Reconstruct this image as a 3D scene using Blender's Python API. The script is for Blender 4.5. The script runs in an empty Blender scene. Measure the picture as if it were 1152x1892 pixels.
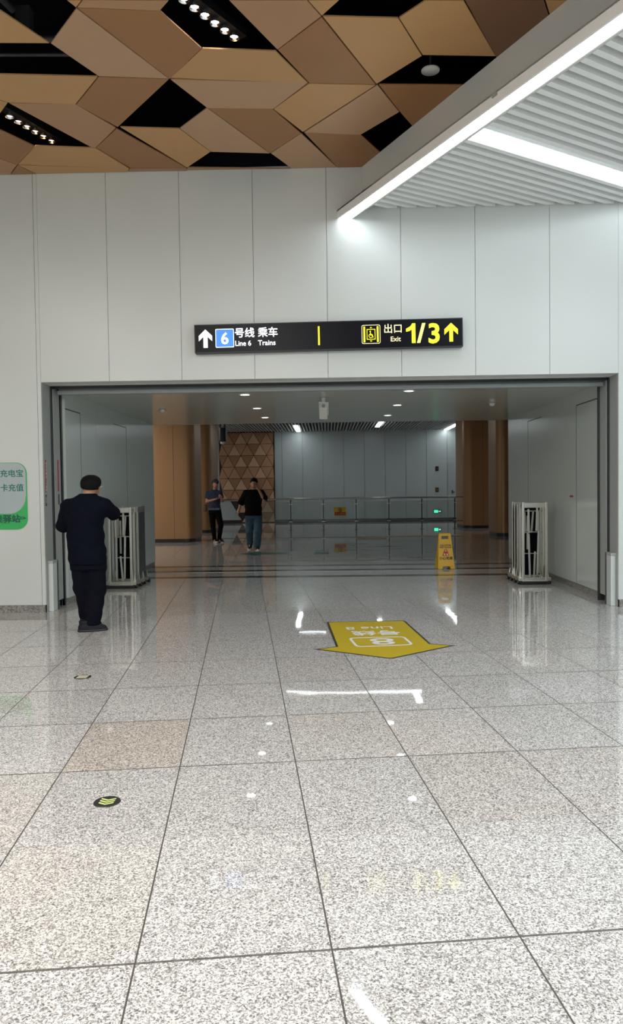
import bpy, math, random
import numpy as np
from mathutils import Vector, Matrix, Euler

random.seed(7)
S = bpy.context.scene
COL = S.collection
PI = math.pi

# ------------------------------------------------------------------ camera
f_px, pit, rol, yaw, H = 1366.0, .0301, -.0129, -.0213, 1.424
F_ = Vector((math.sin(yaw)*math.cos(pit), math.cos(yaw)*math.cos(pit), -math.sin(pit)))
R0 = Vector((math.cos(yaw), -math.sin(yaw), 0)); U0 = R0.cross(F_)
R_ = R0*math.cos(rol) + U0*math.sin(rol); U_ = -R0*math.sin(rol) + U0*math.cos(rol)
cd = bpy.data.cameras.new('camera'); cam = bpy.data.objects.new('camera', cd); COL.objects.link(cam)
cd.sensor_fit = 'VERTICAL'; cd.sensor_height = 36.0; cd.sensor_width = 24.0
cd.lens = f_px/1892*36.0; cd.clip_start = .05; cd.clip_end = 200
M = Matrix.Identity(4)
for i in range(3):
    M[i][0] = R_[i]; M[i][1] = U_[i]; M[i][2] = -F_[i]
M[2][3] = H
cam.matrix_world = M
S.camera = cam

# ------------------------------------------------------------------ exposure, world, big lamps
S.view_settings.view_transform = 'Standard'; S.view_settings.look = 'None'
S.view_settings.exposure = 0.0; S.view_settings.gamma = 1.0
S.view_settings.use_curve_mapping = False
W = bpy.data.worlds.new('world'); S.world = W; W.use_nodes = True
W.node_tree.nodes['Background'].inputs[0].default_value = (.75, .85, 1, 1)
W.node_tree.nodes['Background'].inputs[1].default_value = .05

def area(name, loc, sx, sy, power, rot=(0, 0, 0), col=(1, .97, .92)):
    d = bpy.data.lights.new(name, 'AREA'); d.shape = 'RECTANGLE'; d.size = sx; d.size_y = sy
    d.energy = power; d.color = col
    o = bpy.data.objects.new(name, d); COL.objects.link(o); o.location = loc; o.rotation_euler = rot
    return o
HALL_P, PASS_P, FAR_P = 172, 3, 150
for i, (x, y) in enumerate(((-5, 3.2), (-1.6, 2.2), (-5, 0), (-1.6, -.8), (-5, -4), (-1.2, -4))):
    area('hall_ceiling_lamp', (x, y, 5.1), 1.6, .5, HALL_P*(.35 if y > 1 else 1.25 if y > -2 else 1.4))
for i, (x, y) in enumerate(((5.2, 3.4), (5.2, .2), (5.2, -3.2))):
    area('baffle_ceiling_lamp', (x, y, 4.6), 2.4, .3, HALL_P*.9, col=(.84, .94, 1))
STRIP_E, BEAM_E, LINE_E, SPOT_E = 9, 13, 14, 20

# ------------------------------------------------------------------ helpers
def mat(name, col, rough=.5, metal=0., emit=0., ecol=None, **k):
    m = bpy.data.materials.new(name); m.use_nodes = True
    b = m.node_tree.nodes['Principled BSDF']
    b.inputs['Base Color'].default_value = (*col, 1)
    b.inputs['Roughness'].default_value = rough; b.inputs['Metallic'].default_value = metal
    if emit:
        b.inputs['Emission Color'].default_value = (*(ecol or col), 1); b.inputs['Emission Strength'].default_value = emit
    for kk, v in k.items(): b.inputs[kk.replace('_', ' ')].default_value = v
    return m

def noisy(m, scale=8., amt=.08, bump=0., bscale=None, stretch=(1, 1, 1)):
    """gentle procedural tone variation (wear, brushing) and bump"""
    nt = m.node_tree; b = nt.nodes['Principled BSDF']
    tc = nt.nodes.new('ShaderNodeTexCoord'); mp = nt.nodes.new('ShaderNodeMapping')
    mp.inputs['Scale'].default_value = stretch
    nt.links.new(tc.outputs['Object'], mp.inputs[0])
    n = nt.nodes.new('ShaderNodeTexNoise'); n.inputs['Scale'].default_value = scale
    nt.links.new(mp.outputs[0], n.inputs['Vector'])
    c = b.inputs['Base Color'].default_value[:3]
    mx = nt.nodes.new('ShaderNodeMix'); mx.data_type = 'RGBA'
    mx.inputs[6].default_value = (*[v*(1-amt) for v in c], 1); mx.inputs[7].default_value = (*[min(1, v*(1+amt)) for v in c], 1)
    nt.links.new(n.outputs[0], mx.inputs[0]); nt.links.new(mx.outputs[2], b.inputs['Base Color'])
    if bump:
        n2 = nt.nodes.new('ShaderNodeTexNoise'); n2.inputs['Scale'].default_value = bscale or scale
        nt.links.new(mp.outputs[0], n2.inputs['Vector'])
        bp = nt.nodes.new('ShaderNodeBump'); bp.inputs['Strength'].default_value = bump; bp.inputs['Distance'].default_value = .02
        nt.links.new(n2.outputs[0], bp.inputs['Height']); nt.links.new(bp.outputs[0], b.inputs['Normal'])
    return m

class MB:
    def __init__(s): s.v = []; s.f = []
    def add(s, vs, fs):
        o = len(s.v); s.v += [tuple(v) for v in vs]; s.f += [tuple(i+o for i in f) for f in fs]; return s
    def box(s, x0, x1, y0, y1, z0, z1):
        return s.add([(x0,y0,z0),(x1,y0,z0),(x1,y1,z0),(x0,y1,z0),(x0,y0,z1),(x1,y0,z1),(x1,y1,z1),(x0,y1,z1)],
              [(0,3,2,1),(4,5,6,7),(0,1,5,4),(1,2,6,5),(2,3,7,6),(3,0,4,7)])
    def bar(s, a, b, w, h=None, up=(0, 0, 1)):
        a = Vector(a); b = Vector(b); d = (b-a).normalized(); h = h or w
        u = Vector(up)
        if abs(d.dot(u)) > .95: u = Vector((0, 1, 0))
        x = d.cross(u).normalized(); y = x.cross(d)
        vs = []
        for p in (a, b):
            for sx, sy in ((-1,-1),(1,-1),(1,1),(-1,1)): vs.append(p + x*(sx*w/2) + y*(sy*h/2))
        return s.add(vs, [(0,3,2,1),(4,5,6,7),(0,1,5,4),(1,2,6,5),(2,3,7,6),(3,0,4,7)])
    def tube(s, a, b, r, r2=None, n=14):
        a = Vector(a); b = Vector(b); d = (b-a).normalized(); r2 = r if r2 is None else r2
        x = d.orthogonal().normalized(); y = d.cross(x); vs = []
        for p, rr in ((a, r), (b, r2)):
            for i in range(n):
                t = 2*PI*i/n; vs.append(p + x*(rr*math.cos(t)) + y*(rr*math.sin(t)))
        fs = [(i, (i+1) % n, n+(i+1) % n, n+i) for i in range(n)] + [tuple(range(n-1, -1, -1)), tuple(range(n, 2*n))]
        return s.add(vs, fs)
    def prism(s, poly, z0, z1):
        n = len(poly); ar = sum(poly[i][0]*poly[(i+1) % n][1]-poly[(i+1) % n][0]*poly[i][1] for i in range(n))
        if ar < 0: poly = poly[::-1]
        vs = [(x, y, z0) for x, y in poly] + [(x, y, z1) for x, y in poly]
        return s.add(vs, [tuple(range(n-1, -1, -1)), tuple(range(n, 2*n))] + [(i, (i+1) % n, n+(i+1) % n, n+i) for i in range(n)])
    def lathe(s, prof, c=(0, 0, 0), n=24):
        vs = []; m = len(prof)
        for i in range(n):
            t = 2*PI*i/n
            for r, z in prof: vs.append((c[0]+r*math.cos(t), c[1]+r*math.sin(t), c[2]+z))
        fs = [(i*m+j, ((i+1) % n)*m+j, ((i+1) % n)*m+j+1, i*m+j+1) for i in range(n) for j in range(m-1)]
        return s.add(vs, fs)
    def build(s, name, m, parent=None, smooth=False, bevel=0, xf=None):
        me = bpy.data.meshes.new(name); vs = s.v
        if xf is not None: vs = [tuple(xf @ Vector(v)) for v in vs]
        me.from_pydata(vs, [], s.f); me.validate(); me.update()
        me.materials.append(m)
        if smooth:
            me.polygons.foreach_set('use_smooth', [True]*len(me.polygons)); me.update()
            try: me.set_sharp_from_angle(angle=math.radians(40))
            except Exception: pass
        o = bpy.data.objects.new(name, me); COL.objects.link(o)
        if parent: o.parent = parent
        if bevel:
            bv = o.modifiers.new('bevel', 'BEVEL'); bv.width = bevel; bv.segments = 2; bv.limit_method = 'ANGLE'
        return o

def tag(o, label=None, cat=None, group=None, kind=None):
    if label: o['label'] = label
    if cat: o['category'] = cat
    if group: o['group'] = group
    if kind: o['kind'] = kind
    return o
def struct(o): o['kind'] = 'structure'; return o
def empty(name, loc, label=None, cat=None, group=None, rot=(0, 0, 0)):
    o = bpy.data.objects.new(name, None); COL.objects.link(o); o.location = loc; o.rotation_euler = rot
    o.empty_display_size = .1
    return tag(o, label, cat, group)
def rrect(x0, x1, y0, y1, r, n=6):
    out = []
    for cx, cy, a in ((x1-r, y1-r, 0), (x0+r, y1-r, PI/2), (x0+r, y0+r, PI), (x1-r, y0+r, 1.5*PI)):
        out += [(cx+r*math.cos(a+PI/2*i/n), cy+r*math.sin(a+PI/2*i/n)) for i in range(n+1)]
    return out
def ring(outer, inner, z0, z1):
    """frame between two polygons of equal vertex count"""
    n = len(outer); m = MB()
    vs = [(x, y, z0) for x, y in outer]+[(x, y, z0) for x, y in inner]+[(x, y, z1) for x, y in outer]+[(x, y, z1) for x, y in inner]
    fs = []
    for i in range(n):
        j = (i+1) % n
        fs += [(i, n+i, n+j, j), (2*n+i, 2*n+j, 3*n+j, 3*n+i), (i, j, 2*n+j, 2*n+i), (n+i, 3*n+i, 3*n+j, n+j)]
    return m.add(vs, fs)
def text(name, body, size, m, parent, loc, rot=(PI/2, 0, 0), bold=0., align='LEFT', sx=1., depth=.0012, fb=0.):
    c = bpy.data.curves.new(name, 'FONT'); c.body = body; c.size = size; c.align_x = align
    c.offset = bold; c.extrude = depth; c.resolution_u = 3
    t = bpy.data.objects.new(name+'_curve', c); COL.objects.link(t)
    dg = bpy.context.evaluated_depsgraph_get(); dg.update()
    me = bpy.data.meshes.new_from_object(t.evaluated_get(dg))
    bpy.data.objects.remove(t); bpy.data.curves.remove(c)
    if fb:
        nv = len(me.vertices); co = [tuple(v.co) for v in me.vertices]; fc = [tuple(p.vertices) for p in me.polygons]
        co2, fc2 = [], []
        for q, (dx, dy) in enumerate(((-fb, 0), (fb, 0), (0, fb), (0, -fb))):
            co2 += [(x+dx, y+dy, z+q*.00006) for x, y, z in co]; fc2 += [tuple(i+q*nv for i in f) for f in fc]
        me = bpy.data.meshes.new(name); me.from_pydata(co2, [], fc2); me.update()
    me.materials.clear(); me.materials.append(m); me.name = name
    o = bpy.data.objects.new(name, me); COL.objects.link(o)
    if parent: o.parent = parent
    o.location = loc; o.rotation_euler = rot; o.scale = (sx, 1, 1)
    return o
def XZ(m):   # turn an x,y drawing (z = thickness) into one standing in x,z facing -y
    m.v = [(x, -z, y) for x, y, z in m.v]; return m

# ------------------------------------------------------------------ materials
M_wall = noisy(mat('white_enamel_panel', (.60, .63, .615), .32), 1.3, .03)
M_pass = noisy(mat('white_enamel_passage_panel', (.55, .60, .575), .2), 1.1, .03)
M_seam = mat('seam_shadow_gap', (.25, .26, .26), .7)
M_passceil = noisy(mat('grey_aluminium_ceiling', (.60, .62, .57), .14, .15), .8, .04)
M_farwall = noisy(mat('pale_grey_panel', (.40, .45, .45), .3), 1.0, .03)
M_dark = mat('black_plenum', (.003, .0035, .007), .9, Specular_IOR_Level=.1)
M_black = mat('black_paint', (.01, .01, .013), .4)
M_steel = noisy(mat('brushed_stainless', (.62, .61, .56), .28, 1.0), 40, .1, stretch=(1, 1, .05))
M_steel_dark = mat('dark_steel', (.10, .115, .12), .4, .8)
M_track = noisy(mat('grey_metal_track', (.40, .42, .41), .4, .1), 9, .05)
M_shutter = mat('shutter_bottom_bar', (.17, .20, .205), .45, .2)
M_baffle = mat('white_baffle', (.88, .90, .89), .5)
M_baffle_back = mat('baffle_backing', (.34, .35, .35), .7)
M_fascia = mat('fascia_grey_white', (.64, .64, .61), .45)
M_lip = mat('fascia_lip_white', (.84, .84, .83), .4)
M_beamlight = mat('beam_light_diffuser', (.95, .97, 1), .5, emit=BEAM_E, ecol=(.86, .955, 1))
M_strip = mat('linear_light_diffuser', (.95, .97, 1), .5, emit=STRIP_E, ecol=(.86, .955, 1))
M_line = mat('far_linear_light', (.95, .97, 1), .5, emit=LINE_E, ecol=(.92, .98, 1))
M_line2 = mat('hall_cross_light', (.95, .97, 1), .5, emit=4.5, ecol=(.92, .98, 1))
M_spot = mat('spot_lens', (1, .97, .98), .3, emit=SPOT_E, ecol=(1, .97, .98))
M_dl = mat('downlight_diffuser', (1, 1, 1), .4, emit=8, ecol=(.95, 1, .98))
M_chrome = mat('chrome_reflector', (.9, .9, .92), .12, 1.)
M_whiteplastic = mat('white_plastic', (.74, .75, .72), .4)
M_greyplastic = mat('grey_plastic', (.34, .35, .33), .45)
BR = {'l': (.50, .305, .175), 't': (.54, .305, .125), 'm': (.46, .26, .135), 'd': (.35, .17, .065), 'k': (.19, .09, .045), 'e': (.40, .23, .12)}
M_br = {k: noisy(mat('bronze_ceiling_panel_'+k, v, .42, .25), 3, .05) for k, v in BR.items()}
M_col = noisy(mat('bronze_column_cladding', (.42, .235, .11), .38, .35), 30, .06, stretch=(1, 1, .02))
M_coldark = mat('column_base', (.03, .028, .026), .3)
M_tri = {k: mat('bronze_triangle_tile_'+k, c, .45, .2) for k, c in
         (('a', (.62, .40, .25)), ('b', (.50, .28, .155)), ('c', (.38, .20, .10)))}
M_glass = mat('clear_glass', (.40, .53, .49), .04, Alpha=.22)
M_signblack = mat('sign_face_black', (.004, .0045, .009), .3, Specular_IOR_Level=.15)
M_white_e = mat('sign_white', (.9, .93, 1), .5, emit=1.0, ecol=(.9, .93, 1))
M_yellow_e = mat('sign_yellow', (.95, .88, .02), .5, emit=.95, ecol=(1, .9, .02))
M_cream_e = mat('sign_cream', (.85, .82, .5), .5, emit=.65, ecol=(1, .93, .5))
M_blue_e = mat('sign_blue', (.06, .22, .75), .5, emit=.75, ecol=(.07, .27, .85))
M_edge = mat('sign_edge_grey', (.03, .03, .036), .4, .2)
M_posterg = mat('poster_green', (.03, .42, .10), .4)
M_postergrey = mat('poster_grey_blue', (.38, .45, .47), .4)
M_postertext = mat('poster_green_text', (.01, .16, .10), .5)
M_posterdark = mat('poster_dark_text', (.005, .09, .06), .5)
M_sticky = mat('floor_arrow_yellow', (.46, .34, .012), .5, Specular_IOR_Level=.2)
M_stickwhite = mat('floor_arrow_white', (.72, .74, .76), .35)
M_stickedge = mat('floor_arrow_black_edge', (.02, .02, .015), .4)
M_disc = mat('disc_black', (.02, .02, .02), .4)
M_chev = mat('chevron_yellow_green', (.62, .70, .24), .5)
M_cream = mat('disc_cream', (.55, .52, .36), .4)
M_red = mat('red_sticker', (.38, .02, .025), .5)
M_caution = noisy(mat('caution_yellow_plastic', (.75, .43, .01), .4), 6, .08)
M_cautiontext = mat('caution_black_text', (.04, .03, .01), .5)
M_cautionred = mat('caution_red', (.55, .05, .01), .5)
M_wheel = mat('black_rubber', (.012, .012, .012), .6)
M_skin = mat('skin', (.44, .22, .14), .55, Subsurface_Weight=.08)
M_hair = noisy(mat('black_hair', (.003, .0028, .003), .7, Specular_IOR_Level=.15), 120, .3, .3, 160)
M_navy = noisy(mat('navy_black_cotton', (.0035, .0045, .010), .9, Specular_IOR_Level=.08), 14, .25, .2, 12)
M_navytr = noisy(mat('dark_navy_trousers', (.0045, .005, .010), .9, Specular_IOR_Level=.08), 10, .25, .25, 9)
M_blk = noisy(mat('black_cotton', (.004, .004, .005), .9, Specular_IOR_Level=.1), 14, .2, .2, 12)
M_tee = noisy(mat('dark_blue_tee', (.02, .03, .07), .85), 12, .25, .3, 22)
M_jeans = noisy(mat('blue_jeans', (.04, .085, .13), .8), 18, .35, .35, 22)
M_shoe = mat('black_shoe', (.006, .007, .011), .6, Specular_IOR_Level=.3)
M_sole = mat('shoe_sole_dark', (.016, .018, .022), .6)
M_solew = mat('shoe_sole_white', (.55, .55, .52), .5)
M_phone = mat('phone_black', (.01, .01, .012), .2)
M_screen = mat('phone_screen', (.5, .5, .5), .2, emit=.8, ecol=(.9, .8, .8))
M_pipe = mat('dull_pipe', (.05, .05, .055), .6, .3)

def granite():
    m = bpy.data.materials.new('speckled_granite_floor'); m.use_nodes = True; nt = m.node_tree; N = nt.nodes; L = nt.links
    b = N['Principled BSDF']
    tc = N.new('ShaderNodeTexCoord'); sep = N.new('ShaderNodeSeparateXYZ'); L.new(tc.outputs['Object'], sep.inputs[0])
    def mth(op, a, b_=None, c=None):
        n = N.new('ShaderNodeMath'); n.operation = op
        for i, v in enumerate((a, b_, c)):
            if v is None: continue
            if isinstance(v, (int, float)): n.inputs[i].default_value = v
            else: L.new(v, n.inputs[i])
        return n.outputs[0]
    th = .1136; c, s = math.cos(th), math.sin(th); X, Y = sep.outputs[0], sep.outputs[1]
    u = mth('SUBTRACT', mth('MULTIPLY', mth('ADD', mth('MULTIPLY', X, c), mth('MULTIPLY', Y, s)), 1/.6), .4217)
    v = mth('MULTIPLY', mth('SUBTRACT', mth('MULTIPLY', mth('ADD', mth('MULTIPLY', X, -s), mth('MULTIPLY', Y, c)), 1/.6), 3.722), .75)
    def edge(t, w):   # distance to the nearest joint
        fr = mth('FRACT', mth('ADD', t, 20.0)); return mth('MULTIPLY', mth('MINIMUM', fr, mth('SUBTRACT', 1.0, fr)), w)
    # slight wander of the joints
    wn = N.new('ShaderNodeTexNoise'); wn.inputs['Scale'].default_value = 3; L.new(tc.outputs['Object'], wn.inputs['Vector'])
    du = edge(u, .6); dv = edge(v, .8)
    dlong = mth('LESS_THAN', du, .0031)
    gn = N.new('ShaderNodeTexNoise'); gn.inputs['Scale'].default_value = 2.2; L.new(tc.outputs['Object'], gn.inputs['Vector'])
    dtr = mth('MULTIPLY', mth('LESS_THAN', dv, .0054), mth('MULTIPLY_ADD', gn.outputs[0], .4, .7))
    dtr = mth('MULTIPLY', dtr, mth('MULTIPLY_ADD', mth('COMPARE', v, 1.0, .03), -.85, 1.0))   # one tightly closed row
    joint = mth('MINIMUM', 1.0, mth('MAXIMUM', dlong, dtr))
    # speckle
    vo = N.new('ShaderNodeTexVoronoi'); vo.inputs['Scale'].default_value = 215; vo.inputs['Randomness'].default_value = 1
    dn = N.new('ShaderNodeTexNoise'); dn.inputs['Scale'].default_value = 120; dn.inputs['Detail'].default_value = 1
    L.new(tc.outputs['Object'], dn.inputs['Vector'])
    vm = N.new('ShaderNodeVectorMath'); vm.operation = 'MULTIPLY_ADD'; L.new(dn.outputs['Color'], vm.inputs[0])
    vm.inputs[1].default_value = (.012, .012, .0); L.new(tc.outputs['Object'], vm.inputs[2])
    L.new(vm.outputs[0], vo.inputs['Vector'])
    sc = N.new('ShaderNodeSeparateColor'); L.new(vo.outputs['Color'], sc.inputs[0])
    r = N.new('ShaderNodeValToRGB'); L.new(sc.outputs[0], r.inputs[0])
    r.color_ramp.interpolation = 'CONSTANT'; e = r.color_ramp.elements
    e[0].position = 0; e[0].color = (.15, .142, .137, 1); e[1].position = .1; e[1].color = (.26, .246, .238, 1)
    for p, cc in ((.26, (.37, .357, .347)), (.48, (.56, .546, .533)), (.72, (.73, .716, .70))):
        k = e.new(p); k.color = (*cc, 1)
    # tile tone: per-tile random
    fl = N.new('ShaderNodeCombineXYZ'); L.new(mth('FLOOR', mth('ADD', u, 20.0)), fl.inputs[0]); L.new(mth('FLOOR', mth('ADD', v, 20.0)), fl.inputs[1])
    wh = N.new('ShaderNodeTexWhiteNoise'); wh.noise_dimensions = '3D'; L.new(fl.outputs[0], wh.inputs['Vector'])
    hs = N.new('ShaderNodeHueSaturation'); L.new(r.outputs[0], hs.inputs['Color'])
    L.new(mth('MULTIPLY_ADD', wh.outputs['Value'], .08, .96), hs.inputs['Value'])
    # warm pinkish blotches, strongest on some tiles
    bl = N.new('ShaderNodeTexNoise'); bl.inputs['Scale'].default_value = 1.4; bl.inputs['Detail'].default_value = 3; L.new(tc.outputs['Object'], bl.inputs['Vector'])
    sw = N.new('ShaderNodeSeparateColor'); L.new(wh.outputs['Color'], sw.inputs[0])
    # the one distinctly beige tile left of the middle
    def cell(t, k): return mth('COMPARE', mth('FLOOR', mth('ADD', t, 20.0)), k+20.0, .1)
    beige = mth('MULTIPLY', cell(u, -2), cell(v, 2))
    warm = mth('MAXIMUM', mth('MULTIPLY', mth('GREATER_THAN', sw.outputs[1], .78), mth('MULTIPLY', bl.outputs[0], .5)), mth('MULTIPLY', beige, .75))
    mw = N.new('ShaderNodeMix'); mw.data_type = 'RGBA'; mw.blend_type = 'MULTIPLY'; L.new(warm, mw.inputs[0])
    L.new(hs.outputs[0], mw.inputs[6]); mw.inputs[7].default_value = (1, .91, .82, 1)
    mj = N.new('ShaderNodeMix'); mj.data_type = 'RGBA'; L.new(joint, mj.inputs[0]); L.new(mw.outputs[2], mj.inputs[6]); mj.inputs[7].default_value = (.075, .068, .06, 1)
    L.new(mj.outputs[2], b.inputs['Base Color'])
    L.new(mth('MULTIPLY_ADD', joint, .5, .028), b.inputs['Roughness'])
    b.inputs['IOR'].default_value = 1.55
    # very slight unevenness from slab to slab
    bn = N.new('ShaderNodeTexNoise'); bn.inputs['Scale'].default_value = 2.5; bn.inputs['Detail'].default_value = 1; L.new(tc.outputs['Object'], bn.inputs['Vector'])
    bp = N.new('ShaderNodeBump'); bp.inputs['Strength'].default_value = .035; bp.inputs['Distance'].default_value = .02
    L.new(bn.outputs[0], bp.inputs['Height']); L.new(bp.outputs[0], b.inputs['Normal'])
    return m
M_floor = granite()
def stone(name, c0, c1, rough):
    m = mat(name, c0, rough); nt = m.node_tree; b = nt.nodes['Principled BSDF']
    tc = nt.nodes.new('ShaderNodeTexCoord'); vo = nt.nodes.new('ShaderNodeTexVoronoi'); vo.inputs['Scale'].default_value = 70
    nt.links.new(tc.outputs['Object'], vo.inputs['Vector'])
    r = nt.nodes.new('ShaderNodeValToRGB'); r.color_ramp.elements[0].color = (*c0, 1); r.color_ramp.elements[1].color = (*c1, 1)
    s = nt.nodes.new('ShaderNodeSeparateColor'); nt.links.new(vo.outputs['Color'], s.inputs[0]); nt.links.new(s.outputs[0], r.inputs[0])
    nt.links.new(r.outputs[0], b.inputs['Base Color']); return m
M_plinth = stone('granite_plinth', (.10, .10, .09), (.34, .33, .31), .35)
M_darkstone = stone('dark_granite_band', (.015, .015, .014), (.06, .058, .05), .12)

# ================================================================== STRUCTURE
YW = 8.717            # face of the front wall
XL, XR, ZO = -3.37, 3.41, 2.735
ZC = 5.162            # bronze ceiling
PXL, PXR, PZ, PY1 = -3.30, 3.43, 2.70, 14.05
YB = 32.7
ZF = 4.0

struct(MB().box(-16, 14, -7, 34, -.12, 0).build('floor', M_floor))

# front wall: enamel panels with narrow joints on a grey backing
w = MB(); g = .0022
seams = [-2.5537+.8617*k for k in range(-7, 9)]
def panel(x0, x1, z0, z1):
    w.box(x0+g, x1-g, YW, YW+.03, z0, z1)
xs = [-9.0] + [x for x in seams if -9 < x < 9] + [9.0]
for a, b_ in zip(xs[:-1], xs[1:]):
    lo = .09
    if b_ <= XL+.001 or a >= XR-.001: panel(a, b_, lo, 6.3)
    elif a < XL < b_:
        panel(a, XL+g, lo, 6.3); panel(XL-g*.0, b_, ZO, 6.3)
    elif a < XR < b_:
        panel(a, XR, ZO, 6.3); panel(XR-g, b_, lo, 6.3)
    else: panel(a, b_, ZO, 6.3)
wf = struct(w.build('wall_front', M_wall))
bk = MB().box(-9, XL-.002, YW+.031, YW+.12, 0, 6.3).box(XR+.002, 9, YW+.031, YW+.12, 0, 6.3).box(XL-.002, XR+.002, YW+.031, YW+.12, ZO+.003, 6.3)
bk.build('panel_backing', M_seam, wf)
struct(MB().box(-9, XL-.012, YW-.004, YW+.03, 0, .088).build('baseboard_left', M_plinth))
struct(MB().box(XR+.012, 9, YW-.004, YW+.03, 0, .088).build('baseboard_right', M_plinth))

# reveal of the opening, with two shutter guides per side and a slot overhead
rv = MB()
for s, X in ((-1, XL), (1, XR)):
    a, b_ = (X-.06, X) if s < 0 else (X, X+.06)
    rv.box(a, b_, YW+.031, 8.99, .0, ZO)
    a, b_ = (X-.04, X+.02) if s < 0 else (X-.02, X+.04)
    rv.box(a, b_, 9.045, 9.25, .09, ZO-.01)
struct(rv.build('trim_1', M_track))
struct(MB().box(XL-.06, XR+.06, YW+.031, 8.94, ZO, ZO+.05).box(XL-.06, XR+.06, 8.946, 9.03, ZO-.004, ZO+.05).build('trim_9', mat('soffit_strip', (.74, .76, .74), .35)))
gd = MB()
for s, X in ((-1, XL), (1, XR)):
    for y in (9.0, 9.26):
        x = X+.035*(-s) if y > 9.1 else X+.012*(-s)
        gd.box(min(X, x)-.0, max(X, x), y, y+.012, 0, ZO-.02); gd.box(min(X, x), max(X, x), y+.03, y+.042, 0, ZO-.02)
        gd.box(X-.03 if s < 0 else X+.005, X-.005 if s < 0 else X+.03, y, y+.042, 0, ZO)
struct(gd.build('trim_2', M_steel_dark))
sb = empty('rolling_shutter', (0.03, 9.12, 2.637), 'grey rolling shutter with its bottom bar just below the top of the opening', 'shutter')
MB().box(-3.34, 3.34, -.035, .035, .0, .045).build('bottom_bar', mat('shutter_bar_grey', (.27, .30, .30), .4, .1), sb)
q = MB().box(-3.33, 3.33, -.02, .02, .045, .12)
q.build('curtain', M_shutter, sb)
struct(MB().box(-3.4, 3.45, 9.035, 9.05, 2.70, 2.8).box(-3.4, 3.45, 9.19, 9.22, 2.695, 2.8).box(-3.4, 3.45, 9.05, 9.19, 2.78, 2.82).build('trim_3', M_black))

# passage
pw = []
for nm, X, s in (('wall_left', PXL, -1), ('wall_right', PXR, 1)):
    m_ = MB(); ys = [9.30, 9.88 if s < 0 else 10.24, 10.55 if s < 0 else 10.75, 11.44 if s < 0 else 11.5, 12.15 if s < 0 else 12.68, 13.1, PY1]
    for a, b_ in zip(ys[:-1], ys[1:]):
        x0, x1 = (X-.04, X) if s < 0 else (X, X+.04)
        m_.box(x0, x1, a+.0015, b_-.0015, .09, PZ)
    x0, x1 = (X-.3, X-.0405) if s < 0 else (X+.0405, X+.3)
    o = struct(m_.build(nm, M_pass))
    MB().box(x0, x1, 9.26, PY1, 0, PZ+.2).build('panel_backing', M_seam, o)
    x0, x1 = (X-.04, X-.01) if s < 0 else (X+.01, X+.04)
    struct(MB().box(x0, x1, 9.3, PY1, 0, .089).build('baseboard_passage', M_plinth))
struct(MB().box(-3.6, 3.75, 9.22, PY1-.06, PZ, PZ+.06).box(-3.6, 3.75, PY1-.06, PY1, PZ, PZ+.06).build('ceiling', M_passceil))
# rear face of the passage block and the shell of the far hall
struct(MB().box(-16, PXL-.04, PY1, PY1+.1, 0, 6).box(PXR+.04, 14, PY1, PY1+.1, 0, 6).box(PXL-.04, PXR+.04, PY1, PY1+.1, PZ+.0, 6).build('wall_rear', M_farwall))
# flush service doors in the passage walls: black shadow gaps
for i, (X, s, y0, y1, zt) in enumerate(((PXL, 1, 9.15, 9.88, 2.487), (PXL, 1, 11.44, 12.15, 2.485), (PXR, -1, 9.43, 10.24, 2.53), (PXR, -1, 11.88, 12.68, 2.535))):
    y0 = max(y0, 9.31)
    x0, x1 = sorted((X, X+s*.002))
    d = MB()
    d.box(x0, x1, y0, y1, zt-.006, zt+.006)
    d.box(x0, x1, y1-.003, y1+.003, .1, zt)
    struct(d.build('door_%d' % (i+1), M_black))

# far hall shell
bw = MB(); xs = [-16] + [-1.976+.9107*k for k in range(-1, 9)] + [14]
for a, b_ in zip(xs[:-1], xs[1:]): bw.box(a+.007, b_-.007, YB, YB+.03, .12, 4.9)
fw = struct(bw.build('wall_far', M_farwall)); MB().box(-16, 14, YB+.031, YB+.1, 0, 5).build('panel_backing', M_seam, fw)
struct(MB().box(-16, 14, YB-.02, YB+.03, 0, .12).build('baseboard_far', M_darkstone))
struct(MB().box(-16.1, -16, PY1, YB, 0, 5).box(14, 14.1, PY1, YB, 0, 5).build('wall_side', M_farwall))
sl = MB(); x = -8.0
while x < 9.5:
    sl.box(x, x+.048, PY1+.12, YB-.02, ZF, ZF+.05); x += .13
fc = struct(sl.build('ceiling', mat('far_baffle_grey', (.55, .55, .55), .5)))
MB().box(-16, 14, PY1, YB+.1, 4.75, 4.8).build('plenum', M_dark, fc)
struct(MB().box(-16, -8, PY1+.1, YB, ZF, ZF+.03).box(9.5, 14, PY1+.1, YB, ZF, ZF+.03).build('ceiling', M_farwall))
# far door at the right end
fd = MB(); fd.box(5.33, 5.36, YB-.012, YB, .12, 2.53).box(6.3, 6.33, YB-.012, YB, .12, 2.53).box(5.33, 6.33, YB-.012, YB, 2.50, 2.53)
dr = struct(fd.build('door_5', M_track))
MB().box(5.37, 6.29, YB-.006, YB, .13, 2.49).build('door_leaf', M_farwall, dr)
MB().box(5.50, 5.62, YB-.06, YB-.04, 1.23, 1.26).box(5.50, 5.54, YB-.04, YB, 1.19, 1.33).build('door_handle', M_steel_dark, dr)

# dark stone bands and metal tracks across the floor at the passage end
def fband(y0, y1, m, z=.002, x0=PXL-.03, x1=PXR+.03, name='trim_4'):
    return struct(MB().box(x0, x1, y0, y1, -.01, z).build(name, m))
fband(12.02, 12.24, M_darkstone); fband(12.93, 13.18, M_darkstone, name='trim_5'); fband(13.78, 13.98, M_darkstone, name='trim_6')
fband(12.84, 12.90, M_track, .003, name='trim_7')

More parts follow.
